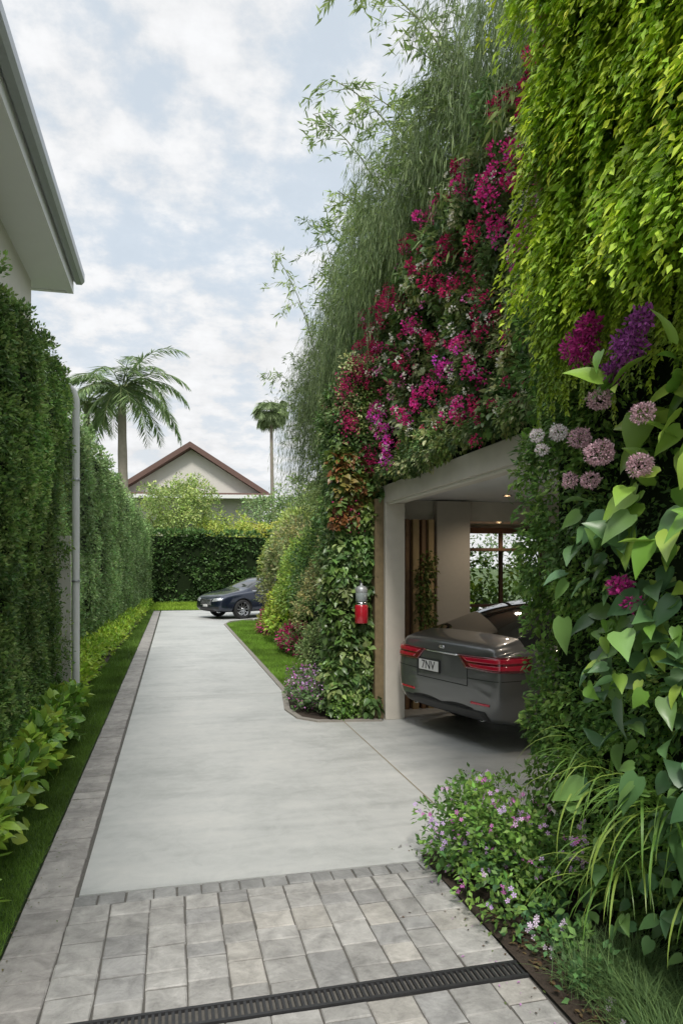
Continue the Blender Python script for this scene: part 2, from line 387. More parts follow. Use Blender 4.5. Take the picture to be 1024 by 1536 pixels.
# ------------------------------------------------------------------ garage building
gg=empty('garage')
box('post',(2.42,7.87,0),(2.66,8.12,2.55),M_BEIGE,gg,.006)
box('header',(2.42,3.4,2.552),(2.66,8.12,2.76),M_BEIGE,gg,.006)
box('header_lip',(2.44,3.4,2.535),(2.50,7.865,2.55),M_CREAM,gg)
box('side_trim',(2.31,7.93,0),(2.415,8.1,2.6),simple('trim_brown',(.20,.15,.08),.7,noise=.3),gg)
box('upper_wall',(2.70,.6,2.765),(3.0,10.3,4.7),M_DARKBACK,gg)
box('ceiling',(2.662,3.6,2.66),(9,8.6,2.72),M_GREY,gg)
box('bulkhead',(2.662,8.6,2.42),(9,10.3,2.6),M_GREY,gg)
box('bulkhead_face',(2.668,8.55,2.40),(9,8.598,2.655),M_BEIGE,gg)
box('roof_slab',(2.72,.6,4.71),(9,10.3,4.8),M_BEIGE,gg)
box('end_wall',(8.9,3.6,.001),(9,10.3,2.41),M_CREAM,gg)
box('near_wall',(2.67,3.2,.001),(8.9,3.4,2.65),M_CREAM,gg)
M_IW=simple('interior_wall',(.55,.51,.44),.8,noise=.05)
M_DW=simple('dark_timber',(.10,.055,.03),.5,noise=.3)
M_COLM=simple('interior_column',(.42,.385,.33),.8,noise=.08)
box('side_panel',(2.662,8.125,.001),(2.72,9.38,2.41),M_DW,gg)
for k,(a,b) in enumerate((((2.73,9.4,.001),(3.95,9.5,2.41)),((5.3,9.4,.001),(8.9,9.5,2.41)),((3.95,9.4,.001),(5.3,9.5,.12)),((3.95,9.4,2.3),(5.3,9.5,2.41)))):
    box('far_wall_%d'%k,a,b,M_IW,gg)
for k,(a,b) in enumerate((((3.9,9.33,.02),(3.98,9.398,2.36)),((5.27,9.33,.02),(5.35,9.398,2.36)),((3.98,9.33,2.28),(5.27,9.398,2.36)),((3.98,9.33,.02),(5.27,9.398,.14)),((4.6,9.34,.14),(4.65,9.39,2.28)),((3.98,9.345,1.22),(4.6,9.385,1.26)),((4.65,9.345,1.22),(5.27,9.385,1.26)))):
    box('glazed_door_frame_%d'%k,a,b,M_DW,gg)
box('shelf',(4.0,9.0,2.02),(5.1,9.32,2.06),M_DW,gg)
PT=simple('pale_timber',(.42,.30,.15),.6,noise=.2)
box('slat_backing',(2.80,8.46,.001),(3.26,8.50,2.40),M_DW,gg)
for k,(x,w,m) in enumerate(((2.84,.05,M_WOOD),(2.94,.08,PT),(3.06,.05,M_WOOD),(3.15,.07,PT))):
    box('slat_%d'%k,(x,8.38,.001),(x+w,8.458,2.40),m,gg)
box('column',(3.27,8.40,.001),(3.72,8.54,2.64),M_COLM,gg)
M_EM=bpy.data.materials.new('lamp_glow'); M_EM.use_nodes=True
b=M_EM.node_tree.nodes['Principled BSDF']; b.inputs['Emission Color'].default_value=(1,.62,.3,1); b.inputs['Emission Strength'].default_value=14
for (x,y,z) in ((3.89,7.7,2.66),(4.4,8.95,2.42),(5.4,6.4,2.66),(3.6,5.2,2.66)):
    e=empty('ceiling_downlight',(x,y,z))
    lathe('rim',[(.035,-.002),(.055,-.002),(.055,-.012),(.035,-.012)],M_CHROME,parent=e)
    lathe('bulb',[(.0,-.006),(.034,-.006)],M_EM,parent=e)
    l=bpy.data.lights.new('downlight','SPOT'); l.energy=32; l.color=(1,.84,.66); l.spot_size=2.6; l.spot_blend=.8; l.shadow_soft_size=.05
    lo=bpy.data.objects.new('lamp',l); lo.location=(0,0,-.03); COL.objects.link(lo); lo.parent=e
A=Acc(); n=26
P=np.column_stack([np.full(n,3.05)+rng.normal(size=n)*.05,np.full(n,8.26),rng.uniform(1.0,1.95,n)])
clumps(A,P,(0,-1,0),.11,26,.06,pick([(.10,.10,.03),(.06,.09,.02)],n),.5); A.build('hanging_plant',T_S,M_LEAF)
A=Acc(); n=130
P=np.column_stack([rng.uniform(3.6,6.6,n),rng.uniform(10,10.6,n),rng.uniform(.3,1.9,n)])
clumps(A,P,(0,-1,.3),.3,36,.10,pick([(.12,.22,.03),(.18,.28,.04),(.05,.1,.02)],n),.2); A.build('courtyard_shrub',T_S,M_LEAF)
# ------------------------------------------------------------------ flower covered wall
gw=empty('flowering_green_wall')
SM=Acc();MD=Acc();FL=Acc()
def topz(y): return np.interp(y,[3.0,4.2,5.5,6.6,8.4,10.3,10.8],[5.4,5.35,5.3,5.3,4.85,4.3,4.0])
GC=[(.09,.15,.045),(.125,.20,.05),(.06,.11,.035),(.20,.25,.08),(.19,.24,.10),(.34,.37,.18),(.08,.13,.05)]
n=1060; Y=rng.uniform(3.1,10.5,n); tz=topz(Y); Z=2.93+(tz-2.93)*rng.random(n)
P=np.column_stack([np.zeros(n),Y,Z]); bul=(vn(P,1.7)-.5)*.4+(vn(P,4,2)-.5)*.3
P[:,0]=2.52-bul
Cc=pick(GC,n,[.2,.18,.15,.13,.13,.11,.10])*(.5+.95*vn(P,1.8,5))[:,None]
k=rng.random(n)<.65
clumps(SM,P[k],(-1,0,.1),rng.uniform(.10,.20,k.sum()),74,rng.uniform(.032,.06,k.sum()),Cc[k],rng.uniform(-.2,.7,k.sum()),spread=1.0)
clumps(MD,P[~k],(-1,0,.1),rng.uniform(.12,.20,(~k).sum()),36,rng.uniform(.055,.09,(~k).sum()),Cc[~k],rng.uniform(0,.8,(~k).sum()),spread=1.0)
n=130; Y=rng.uniform(3.9,8.2,n); P=np.column_stack([rng.uniform(2.32,2.44,n),Y,2.82+.12*vn(np.column_stack([Y,Y,Y]),3)])
clumps(SM,P,(-1,0,-.1),.11,55,.045,pick(GC,n)*.8,.8)
ML=[(4.56,4.57,.11,1),(4.26,3.98,.12,2),(4.64,4.25,.07,1),(5.39,5.04,.08,0),(5.68,4.54,.09,0),(6.35,4.74,.10,0),(6.96,4.60,.13,0),(7.56,4.73,.13,0),(7.25,4.66,.12,0),(8.41,4.45,.12,0),(8.6,4.2,.10,0),
(9.09,3.99,.11,1),(7.56,3.32,.12,2),(7.25,3.04,.11,2),(6.55,4.17,.06,1),(6.08,3.46,.09,1),(6.3,3.4,.06,1),(6.85,3.89,.07,0),(4.94,3.63,.09,0),(5.39,3.06,.08,1),(4.88,2.98,.08,0),(4.46,4.77,.08,1),(4.14,4.84,.09,0),(4.8,4.65,.08,1),
(5.76,3.55,.07,2),(5.1,4.4,.07,0),(5.9,4.35,.07,0),(4.3,4.45,.07,0),(7.1,4.1,.07,1),(8.0,4.0,.08,0),(8.9,3.4,.09,1),(9.4,3.6,.09,0),(5.5,4.2,.06,0),(8.2,4.65,.11,0),(6.6,4.95,.09,0),(5.2,4.85,.06,1),(9.8,3.9,.1,0),(7.8,3.6,.07,2),(5.0,3.3,.05,1),
(4.5,5.1,.08,0),(4.0,5.15,.09,0),(6.1,5.05,.09,1),(6.7,3.3,.05,1),(7.9,4.35,.08,0),(8.7,3.75,.06,1),(6.0,3.9,.06,0),(5.3,3.6,.05,1)]
FC={0:(.38,.02,.10),1:(.58,.035,.22),2:(.68,.05,.36)}
for (y,z,r,t) in ML:
    nn=int(4+r*40)
    Pc=np.column_stack([2.28+rng.normal(size=nn)*.05,y+rng.normal(size=nn)*r*.85,z+rng.normal(size=nn)*r*.85])
    kk=30; idx=np.repeat(np.arange(nn),kk); d=nrm(rng.normal(size=(len(idx),3))+np.array([-.7,0,.1]))
    PP=Pc[idx]+d*(.03+.02*rng.random(len(idx)))[:,None]
    c=np.array(FC[t])*(.6+.9*rng.random((len(idx),1)))*(1+.3*rng.normal(size=(nn,1)))[idx]
    FL.add(PP,nrm(d+rng.normal(size=d.shape)*.5),rng.normal(size=d.shape),.025,np.abs(c),1.3)
for cnt,colr,sz in ((100,(.42,.03,.12),.026),(130,(.72,.70,.52),.024),(70,(.62,.14,.36),.024)):
    Y=rng.uniform(3.9,10.2,cnt); Z=2.92+(topz(Y)-3.1)*rng.random(cnt)
    Pc=np.column_stack([np.full(cnt,2.28)+rng.normal(size=cnt)*.05,Y,Z]); idx=np.repeat(np.arange(cnt),16)
    d=nrm(rng.normal(size=(len(idx),3))+np.array([-.8,0,.1]))
    FL.add(Pc[idx]+d*.028,nrm(d+rng.normal(size=d.shape)*.5),rng.normal(size=d.shape),sz,np.array(colr)*(.6+.8*rng.random((len(idx),1))),1.3)
SM.build('small_leaves',T_S,M_LEAF,gw); MD.build('broad_leaves',T_M,M_GLOSS,gw)
FL.build('blossoms',T_S,M_PETAL,gw)
box('shade_backing',(2.64,3.2,2.77),(2.69,10.5,4.6),M_DARKBACK,gw)  # dark backing behind the flower wall, shade put into its colour
# ------------------------------------------------------------------ ivy column
iv=empty('climbing_ivy')
box('ivy_shade_core',(1.98,8.25,0),(2.5,8.95,3.9),M_DARKBACK,iv)  # solid dark box, painted shade between the ivy leaves
box('ivy_shade_back',(2.42,8.96,0),(2.6,10.4,3.9),M_DARKBACK,iv)  # same dark filler behind the farther ivy, shade as colour
A=Acc();B=Acc()
n=420; z=rng.uniform(.1,3.3,n); xl=1.86-.08*np.sin(z*1.4)
P=np.column_stack([xl+rng.random(n)*.5,8.14+rng.normal(size=n)*.06,z])
g=[(.08,.14,.04),(.11,.19,.045),(.06,.11,.035),(.17,.22,.08)]
clumps(A,P,(-.1,-1,.1),.14,22,.08,pick(g,n)*(.6+.8*vn(P,2))[:,None],.6,flat=.7)
n=170; z=rng.uniform(3.0,4.25,n); P=np.column_stack([2.0+rng.random(n)*.45,8.16+rng.normal(size=n)*.05,z])
clumps(B,P,(-.3,-1,.1),.14,58,.045,pick(GC,n)*(.6+.8*vn(P,2))[:,None],.3,flat=.8)
n=230; P=np.column_stack([1.96+rng.normal(size=n)*.05,rng.uniform(8.1,8.95,n),rng.uniform(.1,4.0,n)])
clumps(B,P,(-1,-.1,.1),.15,45,.055,pick(g,n)*(.6+.8*vn(P,2))[:,None],.5,flat=.7)
n=260; P=np.column_stack([2.38+rng.normal(size=n)*.06,rng.uniform(8.9,10.5,n),rng.uniform(.1,3.2,n)])
clumps(B,P,(-1,-.1,.1),.16,40,.06,pick(g,n)*(.5+.8*vn(P,2))[:,None],.5,flat=.7)
n=60; P=np.column_stack([rng.uniform(1.85,2.3,n),8.05+rng.normal(size=n)*.03,rng.uniform(2.3,3.1,n)])
clumps(A,P,(-.1,-1,0),.12,24,.07,pick([(.18,.08,.03),(.16,.14,.04),(.10,.15,.03),(.10,.15,.04)],n),.4)
A.build('ivy_leaves',T_H,M_GLOSS,iv); B.build('small_leaves',T_S,M_LEAF,iv)
A=Acc()
for (x,y,z,k) in ((1.95,8.0,2.5,16),(2.05,8.0,2.35,12),(2.0,7.98,3.5,16),(1.95,7.98,3.9,14),(2.25,7.95,3.05,22),(2.1,7.98,4.1,14)):
    P=np.array([x,y,z])+rng.normal(size=(k*16,3))*np.array([.06,.03,.08]); 
    A.add(P,rng.normal(size=P.shape),rng.normal(size=P.shape),.028,np.array([.42,.03,.14])*(.6+.8*rng.random((len(P),1))),1.2)
A.build('ivy_blossoms',T_S,M_PETAL,iv)
A=Acc(); n=46; P=np.column_stack([rng.uniform(1.85,2.35,n),rng.uniform(7.98,8.12,n),rng.uniform(.05,.22,n)])
clumps(A,P,(0,-.4,.8),.12,60,.035,pick([(.08,.16,.03),(.12,.21,.04)],n),.0,flat=1); A.build('boxwood_shrub',T_S,M_LEAF)
e=empty('lilac_flower_bed'); A=Acc(); F_=Acc(); n=60; P=np.column_stack([rng.uniform(1.5,1.95,n),rng.uniform(8.15,9.5,n),rng.uniform(.05,.3,n)])
clumps(A,P,(-.2,-.3,.8),.15,50,.05,pick([(.08,.14,.05),(.12,.15,.08)],n),.0,flat=1)
clumps(F_,P+[0,0,.06],(-.2,-.3,.8),.16,18,.03,pick([(.36,.18,.40),(.46,.30,.50),(.34,.10,.28)],n),.0,flat=1,W=1.5)
A.build('leaves',T_S,M_LEAF,e);F_.build('blossoms',T_S,M_PETAL,e)
# ------------------------------------------------------------------ right shrub border
def shrub(name,cen,rx,ry,rz,k,nl,ll,cols,T=T_S,mat=M_LEAF,rad=.28,droop=.1,flowers=None,core=True):
    e=empty(name); A=Acc(); cen=np.array(cen,float)
    d=nrm(rng.normal(size=(k,3))); d[:,2]=np.abs(d[:,2])*1.0-.25*rng.random(k); sc=(.8+.35*vn(d*1.7+cen,1.6))[:,None]
    P=cen+d*np.array([rx,ry,rz])*sc*.85
    P[:,2]=np.maximum(P[:,2],.08)
    C=pick(cols,k)*(.6+.8*vn(P,1.2))[:,None]
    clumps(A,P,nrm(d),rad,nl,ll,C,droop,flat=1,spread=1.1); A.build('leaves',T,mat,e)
    if flowers:
        B=Acc(); s=rng.random(k)<flowers[1]; clumps(B,P[s],nrm(d[s]),rad*1.02,flowers[2],ll*.8,np.array(flowers[0]),0,flat=1,W=1.5); B.build('blossoms',T_S,M_PETAL,e)
    if core:
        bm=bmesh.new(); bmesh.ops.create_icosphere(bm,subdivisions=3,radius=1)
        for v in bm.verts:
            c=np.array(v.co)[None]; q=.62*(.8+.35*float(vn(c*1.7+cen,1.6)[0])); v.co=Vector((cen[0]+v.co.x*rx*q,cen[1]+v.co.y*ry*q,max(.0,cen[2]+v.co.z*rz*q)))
        me=bpy.data.meshes.new('core'); bm.to_mesh(me); bm.free(); me.materials.append(M_DARKBACK); o=bpy.data.objects.new('shade_core',me); COL.objects.link(o); o.parent=e  # dark solid lump inside the shrub, painted shade between leaves
    return e
G1=[(.08,.15,.04),(.12,.20,.045),(.06,.12,.035)]; G2=[(.18,.27,.05),(.24,.32,.06),(.13,.21,.04)]; G3=[(.17,.19,.08),(.21,.20,.08),(.12,.16,.06)]
shrub('garden_shrub',(2.6,10.7,.9),.75,1.0,1.6,150,45,.06,G3,rad=.2)
shrub('garden_shrub',(2.95,12.6,1.3),.8,1.3,1.9,170,45,.07,G1,rad=.25)
shrub('garden_shrub',(3.0,15.0,1.2),.8,1.3,1.6,140,45,.08,G2,rad=.28)
shrub('garden_shrub',(3.2,17.8,1.3),.9,1.6,1.9,150,45,.1,G3,rad=.32)
shrub('garden_shrub',(3.9,21.0,1.6),1.2,1.8,2.4,160,45,.12,[(.20,.24,.06),(.15,.20,.05)],rad=.38)
shrub('yellow_shrub',(2.75,16.6,.5),.55,1.3,.9,90,40,.10,[(.32,.38,.05),(.24,.34,.05)],rad=.24)
shrub('flowering_shrub',(2.55,14.4,.2),.35,1.3,.4,60,40,.07,[(.10,.15,.04)],rad=.18,flowers=((.40,.03,.14),.9,26))
shrub('flowering_shrub',(2.7,18.6,.2),.4,1.6,.6,60,40,.09,[(.18,.20,.04)],rad=.22,flowers=((.42,.05,.18),.7,26))
shrub('garden_shrub',(2.2,10.0,.4),.4,.8,.7,70,45,.05,[(.12,.17,.06)],rad=.17)
# ------------------------------------------------------------------ feathery bamboo
bb=empty('weeping_bamboo')
SV=[];SF=[];A=Acc()
def culm(base,h,lean,nb,leafcol,ln=.13):
    base=np.array(base,float); t=np.linspace(0,1,12)
    path=base+np.column_stack([lean[0]*t**2.2,lean[1]*t**2.2,h*(t-.22*t**3)])
    tube([tuple(p) for p in path],list(.014*(1-.8*t)+.002),5,SV,SF)
    for i in range(nb):
        s=.25+.75*rng.random(); p=np.array([np.interp(s,t,path[:,j]) for j in range(3)])
        dd=nrm(rng.normal(size=3)*np.array([1,1,.4])+np.array([-.4,-.1,.2])); L=rng.uniform(.3,.8)*(1.15-.5*s)
        m=30; u=rng.random(m); q=p+dd*(u*L)[:,None]+np.array([0,0,-.5])*(u**2*L)[:,None]+rng.normal(size=(m,3))*.03
        tube([tuple(p),tuple(p+dd*L*.5+np.array([0,0,-.12*L])),tuple(p+dd*L+np.array([0,0,-.5*L]))],[.004,.003,.001],3,SV,SF)
        D=nrm(dd*.6+rng.normal(size=(m,3))*.5+np.array([0,0,-.45]))
        c=np.array(leafcol)*(.7+.6*rng.random((m,1)))
        A.add(q,D,rng.normal(size=(m,3))+[0,0,.6],ln*(.5+.6*rng.random(m)),c,.20)
BC=[(.14,.21,.06),(.17,.24,.08),(.10,.155,.05),(.21,.28,.085)]
for i in range(112):
    y=rng.uniform(3.8,13.5); x=rng.uniform(2.75,3.9)
    bz=4.5 if y<10.3 else .5
    top=np.interp(y,[4,6,8,10,12,13.5],[6.8,7.1,7.2,7.6,7.0,6.1])*rng.uniform(.72,1.03)
    lx=rng.uniform(-.75,-.1) if i%7 else -1.15
    culm((x,y,bz),(top-bz)/.78,(lx,rng.uniform(-.4,.5)),25,BC[rng.integers(4)])
H=Acc()
ns=2200
Y=rng.uniform(4.2,13.6,ns)
Ztop=np.interp(Y,[4,6,8,10,12,13.6],[6.7,6.7,6.6,6.3,5.9,5.4])*rng.uniform(.80,1.0,ns)
X0=rng.uniform(2.35,3.1,ns)
tuft=vn(np.column_stack([Y,Ztop,X0]),1.4)
tf2=vn(np.column_stack([Y,Ztop*.4,X0]),3.2,9)
Len=rng.uniform(.6,1.6,ns)*np.interp(Y,[4,8,9.5,13.6],[.65,.7,1.5,1.65])*(.6+.8*tuft)
lean=np.column_stack([-rng.uniform(.1,.6,ns),-.3+rng.normal(size=ns)*.22])
K=34
for j in range(K):
    u=(j+.5)/K
    q=np.column_stack([X0+lean[:,0]*np.sqrt(u)*(.5+1.1*tuft),Y+lean[:,1]*u+.4*(tuft-.5)*u,Ztop+.18*np.sin(u*3.1)-Len*u**1.5])
    D=np.column_stack([lean[:,0]*.5,lean[:,1]*.5,-(.25+1.4*u)*np.ones(ns)])+rng.normal(size=(ns,3))*.22
    c=pick([(.12,.17,.065),(.16,.215,.085),(.085,.13,.05)],ns)*(.3+1.3*tf2)[:,None]
    H.add(q+rng.normal(size=(ns,3))*.012,D,rng.normal(size=(ns,3)),rng.uniform(.08,.15,ns),c,.062)
A.build('bamboo_leaves',T_N,M_LEAF,bb); H.build('weeping_strands',T_N,M_LEAF,bb)
mesh_obj('culms',SV,SF,simple('culm',(.16,.18,.07),.5),True,bb)
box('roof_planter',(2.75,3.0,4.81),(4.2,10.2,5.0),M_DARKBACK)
shrub('rooftop_shrub',(3.6,6.0,5.0),.7,2.6,1.3,180,34,.10,[(.08,.13,.045),(.11,.16,.06)],rad=.35)
shrub('rooftop_shrub',(3.7,10.5,3.6),.9,2.6,2.3,200,34,.10,[(.07,.12,.04),(.10,.15,.055)],rad=.35)
# ------------------------------------------------------------------ lime weeping conifer: bushy layered tufts
lc=empty('weeping_lime_conifer'); A=Acc()
ns=1500
Y=rng.uniform(1.3,3.36,ns); Z=rng.uniform(3.15,5.9,ns)
fr=vn(np.column_stack([Y*1,Z,Z*0]),2.6,4); f2=vn(np.column_stack([Y,Z*.8,Z*0]),6,1)
X0=2.20-.22*fr; Ln=rng.uniform(.16,.34,ns)*(.8+.7*f2); outp=rng.uniform(.12,.30,ns)+.28*(f2-.5); sy=rng.normal(size=ns)*.22
cb=pick([(.25,.34,.03),(.32,.40,.035),(.19,.29,.03)],ns)*(.55+.8*f2)[:,None]
K=28
for j in range(K):
    u=(j+.3)/K
    q=np.column_stack([X0-outp*np.sin(min(u*1.9,1.57)),Y+sy*u,Z+.12*math.sin(u*3)-Ln*u**1.6])
    for s in (-1,1,0):
        D=np.column_stack([-.55*np.ones(ns),s*1.0+sy+rng.normal(size=ns)*.3,-(.15+.7*u)*np.ones(ns)])+rng.normal(size=(ns,3))*.22
        A.add(q+rng.normal(size=(ns,3))*.016,D,np.array([-1,0,.6])+rng.normal(size=(ns,3))*.35,(.074-.03*u)*rng.uniform(.7,1.25,ns),cb*(.65+.6*u+.35*rng.random((ns,1))),.95)
# ragged hanging tips along the lower edge
nt_=260; Y=rng.uniform(1.5,3.4,nt_); Z=rng.uniform(3.0,3.4,nt_); Ln=rng.uniform(.25,.6,nt_); sy=rng.normal(size=nt_)*.1
cb=pick([(.25,.34,.03),(.19,.29,.03)],nt_)
for j in range(34):
    u=(j+.3)/34
    q=np.column_stack([2.02-.12*np.sin(min(u*2,1.57))+0*Y,Y+sy*u,Z-Ln*u])
    for s in (-1,1):
        D=np.column_stack([-.4*np.ones(nt_),s*.9+rng.normal(size=nt_)*.25,-(.5+.5*u)*np.ones(nt_)])+rng.normal(size=(nt_,3))*.18
        A.add(q,D,np.array([-1,0,.5])+rng.normal(size=(nt_,3))*.35,(.06-.03*u)*rng.uniform(.7,1.2,nt_),cb*(.6+.7*rng.random((nt_,1))),.9)
A.build('fronds',T_S,M_LEAF,lc)
box('shade_core',(2.2,1.2,3.0),(2.6,3.15,5.9),simple('dark_lime',(.05,.085,.015),.95),lc)  # added filler box, its dark lime colour stands in for shade between fronds
# ------------------------------------------------------------------ near living wall
nw=empty('living_wall')
box('wall_shade_core',(2.2,1.2,0.02),(2.60,3.70,2.99),M_DARKBACK,nw)  # solid dark box behind the leaves, makes the gaps read as shaded depth
A=Acc();B=Acc()
n=800; P=np.column_stack([np.zeros(n),rng.uniform(1.4,3.82,n),rng.uniform(.1,3.3,n)])
P[:,0]=2.15-(vn(P,2.2)-.5)*.34
g=[(.085,.16,.04),(.12,.21,.045),(.065,.125,.035),(.15,.24,.055)]
clumps(A,P,(-1,0,.1),rng.uniform(.08,.16,n),54,rng.uniform(.028,.048,n),pick(g,n)*(.55+.9*vn(P,1.8,2))[:,None],.4,flat=.9)
n=170; P=np.column_stack([rng.uniform(2.1,2.6,n),3.78+rng.normal(size=n)*.04,rng.uniform(.1,3.1,n)])
clumps(A,P,(0,1,.1),.12,45,.045,pick(g,n),.4)
def bigleaves(n,y0,y1,z0,z1,cols,s0,s1,x=1.98):
    Yb=rng.uniform(y0,y1,n);Zb=rng.uniform(z0,z1,n)
    Pb=np.column_stack([x-.24*vn(np.column_stack([Yb,Zb,Zb]),3)+rng.normal(size=n)*.04,Yb,Zb])
    D=np.column_stack([-.5+rng.normal(size=n)*.35,rng.normal(size=n)*.75,-.5+rng.normal(size=n)*.5])
    N=np.column_stack([-.6+rng.normal(size=n)*.32,-.25+rng.normal(size=n)*.4,.6+rng.normal(size=n)*.28])
    B.add(Pb,D,N,rng.uniform(s0,s1,n),pick(cols,n)*(.7+.6*rng.random((n,1))),rng.uniform(.62,.92,n))
LIME=[(.20,.33,.05),(.26,.37,.06),(.13,.26,.04)]; DG=[(.08,.16,.06),(.10,.20,.07),(.065,.14,.06),(.14,.25,.07)]
bigleaves(60,2.0,2.62,1.85,2.75,LIME,.09,.19)
bigleaves(55,2.3,2.95,1.5,2.1,DG,.09,.18)
bigleaves(45,2.0,2.8,1.25,1.75,LIME,.06,.12)
bigleaves(120,1.8,2.85,.6,1.6,DG,.08,.17,2.0)
bigleaves(40,1.8,2.8,.15,.6,DG,.06,.11,2.02)
bigleaves(45,1.4,1.95,.5,2.7,DG,.09,.14,2.04)
A.build('small_leaves',T_S,M_LEAF,nw); B.build('heart_leaves',T_H,M_GLOSS,nw)
F_=Acc()
for (y,z,r,t) in ((2.67,2.52,.05,0),(2.67,2.29,.062,0),(2.74,2.18,.042,0),(2.82,2.38,.05,0),(3.2,2.46,.035,1),(3.0,2.44,.042,1),(2.4,2.2,.05,0),(2.9,2.2,.035,0),(2.38,2.4,.045,0),(3.15,2.38,.03,1),
                  (2.84,2.80,.08,2),(2.5,2.70,.07,3),(2.62,2.62,.05,3),(2.42,2.78,.05,3),(2.78,2.88,.05,2),(2.55,1.72,.045,2),(2.48,1.65,.035,2)):
    c={0:(.50,.33,.38),1:(.64,.55,.58),2:(.34,.03,.18),3:(.28,.07,.28)}[t]
    n=int(r*r*(200000 if t<2 else 90000)); d=nrm(rng.normal(size=(n,3)))
    if t<2:
        lump=.8+.45*vn(d+y*9,2.3)[:,None]
        F_.add(np.array([1.78,y,z])+d*r*np.array([.9,1.05,.85])*lump*(.7+.3*rng.random((n,1))),d+rng.normal(size=(n,3))*.8,rng.normal(size=(n,3)),.013,np.array(c)*(.5+rng.random((n,1))),1.1)
    else:
        F_.add(np.array([1.80,y,z])+d*np.array([.8,1.1,.9])*r*(.3+.9*rng.random((n,1))),d+rng.normal(size=(n,3))*.7,rng.normal(size=(n,3)),.022,np.array(c)*(.5+rng.random((n,1))),1.1)
F_.build('puff_blossoms',T_S,M_PETAL,nw)
A=Acc()
for (bx,by,bz,n,l0,l1) in ((2.0,2.5,.75,60,.35,.6),(1.98,2.95,.8,50,.3,.55),(1.95,2.75,.45,50,.3,.5),(2.05,2.3,.6,25,.3,.5)):
    P=np.array([bx,by,bz])+rng.normal(size=(n,3))*.05
    D=np.column_stack([-.6+rng.normal(size=n)*.35,rng.normal(size=n)*.6,.75+rng.normal(size=n)*.3])
    A.add(P,D,np.array([0,0,1.0])+D*0.01,rng.uniform(l0,l1,n),pick([(.14,.25,.045),(.10,.20,.035),(.22,.31,.06)],n),rng.uniform(.014,.026,n))
A.build('strap_grass',arc_t(8,2.2,.5),M_GLOSS)
A=Acc()
for (bx,by,n) in ((1.80,2.35,1000),(1.92,2.6,1000),(1.72,2.12,700),(1.95,2.2,800),(1.75,2.6,600)):
    P=np.column_stack([bx+rng.normal(size=n)*.06,by+rng.normal(size=n)*.06,np.full(n,.01)])
    D=np.column_stack([rng.normal(size=n)*.5,rng.normal(size=n)*.5,np.ones(n)])
    A.add(P,D,D*[1,1,0]*-1+[0,0,.3],rng.uniform(.16,.30,n),pick([(.11,.19,.07),(.16,.25,.085),(.08,.14,.05)],n),.011)
A.build('ornamental_grass',arc_t(4,1.0,.5),M_GRASS)
fb=empty('flowering_bush'); A=Acc();B=Acc();F_=Acc()
n=100; P=np.column_stack([rng.uniform(1.55,2.08,n),rng.uniform(3.05,4.2,n),rng.random(n)])
P[:,2]=.06+P[:,2]*(.42*(1-.6*((P[:,1]-3.7)/.8)**2))*np.clip((P[:,0]-1.35)/.35,.4,1)
clumps(A,P,(-.5,-.3,.8),.13,52,.04,pick([(.10,.18,.04),(.14,.24,.05),(.07,.14,.035)],n),.1,flat=1)
clumps(B,P[:30]*[1,1,.5]+[0,-.1,0],(-.4,-.5,.5),.12,12,.07,pick(DG,30),.2,flat=1)
def bloom(acc,Pc,r,cols):
    m=len(Pc); N=nrm(np.column_stack([-.5+rng.normal(size=m)*.4,-.6+rng.normal(size=m)*.4,.6+rng.normal(size=m)*.3]))
    D=nrm(np.cross(N,rng.normal(size=(m,3)))); acc.add(Pc,D,N,r,cols,1.0)
for i in range(85):
    j=rng.integers(n); p=P[j]+np.array([-.06,-.05,.09])+rng.normal(size=3)*.05; k=rng.integers(2,6)
    bloom(F_,p+rng.normal(size=(k,3))*.018,rng.uniform(.010,.017,k),np.array([(.52,.36,.66),(.56,.34,.62),(.58,.18,.50)][rng.integers(3)])*(.8+.4*rng.random((k,1))))
A.build('leaves',T_S,M_LEAF,fb);B.build('broad_leaves',T_M,M_GLOSS,fb);F_.build('blossoms',T_F,M_PETAL,fb)
e=empty('white_flowers');F_=Acc();A=Acc()
for (x,y,z) in ((1.62,2.95,.12),(1.66,2.85,.06),(1.74,2.9,.16),(1.70,2.5,.05),(1.60,2.9,.18),(1.63,2.3,.07)):
    bloom(F_,np.array([x,y,z])+rng.normal(size=(4,3))*.014,rng.uniform(.012,.018,4),np.array([.62,.52,.66]))
n=18;P=np.column_stack([rng.uniform(1.6,1.85,n),rng.uniform(2.6,3.1,n),rng.uniform(.02,.12,n)])
clumps(A,P,(0,-.2,.9),.08,26,.04,pick(DG,n),0,flat=1)
A.build('leaves',T_S,M_LEAF,e);F_.build('blossoms',T_F,M_PETAL,e)
A=Acc(); n=900; P=np.column_stack([rng.uniform(1.56,1.9,n),rng.uniform(1.8,3.4,n),rng.uniform(.014,.03,n)])
A.add(P,rng.normal(size=(n,3))*[1,1,.2],[0,0,1],rng.uniform(.01,.04,n),pick([(.10,.06,.035),(.05,.035,.025),(.14,.10,.05)],n),1)
n=110; P=np.column_stack([1.56-np.abs(rng.normal(size=n))*.14,rng.uniform(2.0,4.3,n),np.full(n,.005)])
A.add(P,rng.normal(size=(n,3))*[1,1,.1],[0,0,1],rng.uniform(.008,.022,n),pick([(.10,.06,.035),(.05,.035,.025),(.10,.14,.04),(.4,.2,.4)],n),1)
n=260; P=np.column_stack([-.78+np.abs(rng.normal(size=n))*.12,rng.uniform(2.6,14,n),np.full(n,.005)])
A.add(P,rng.normal(size=(n,3))*[1,1,.1],[0,0,1],rng.uniform(.008,.02,n),pick([(.12,.10,.035),(.08,.12,.03),(.10,.14,.04)],n),1)
A.build('leaf_litter',T_S,M_LEAF)
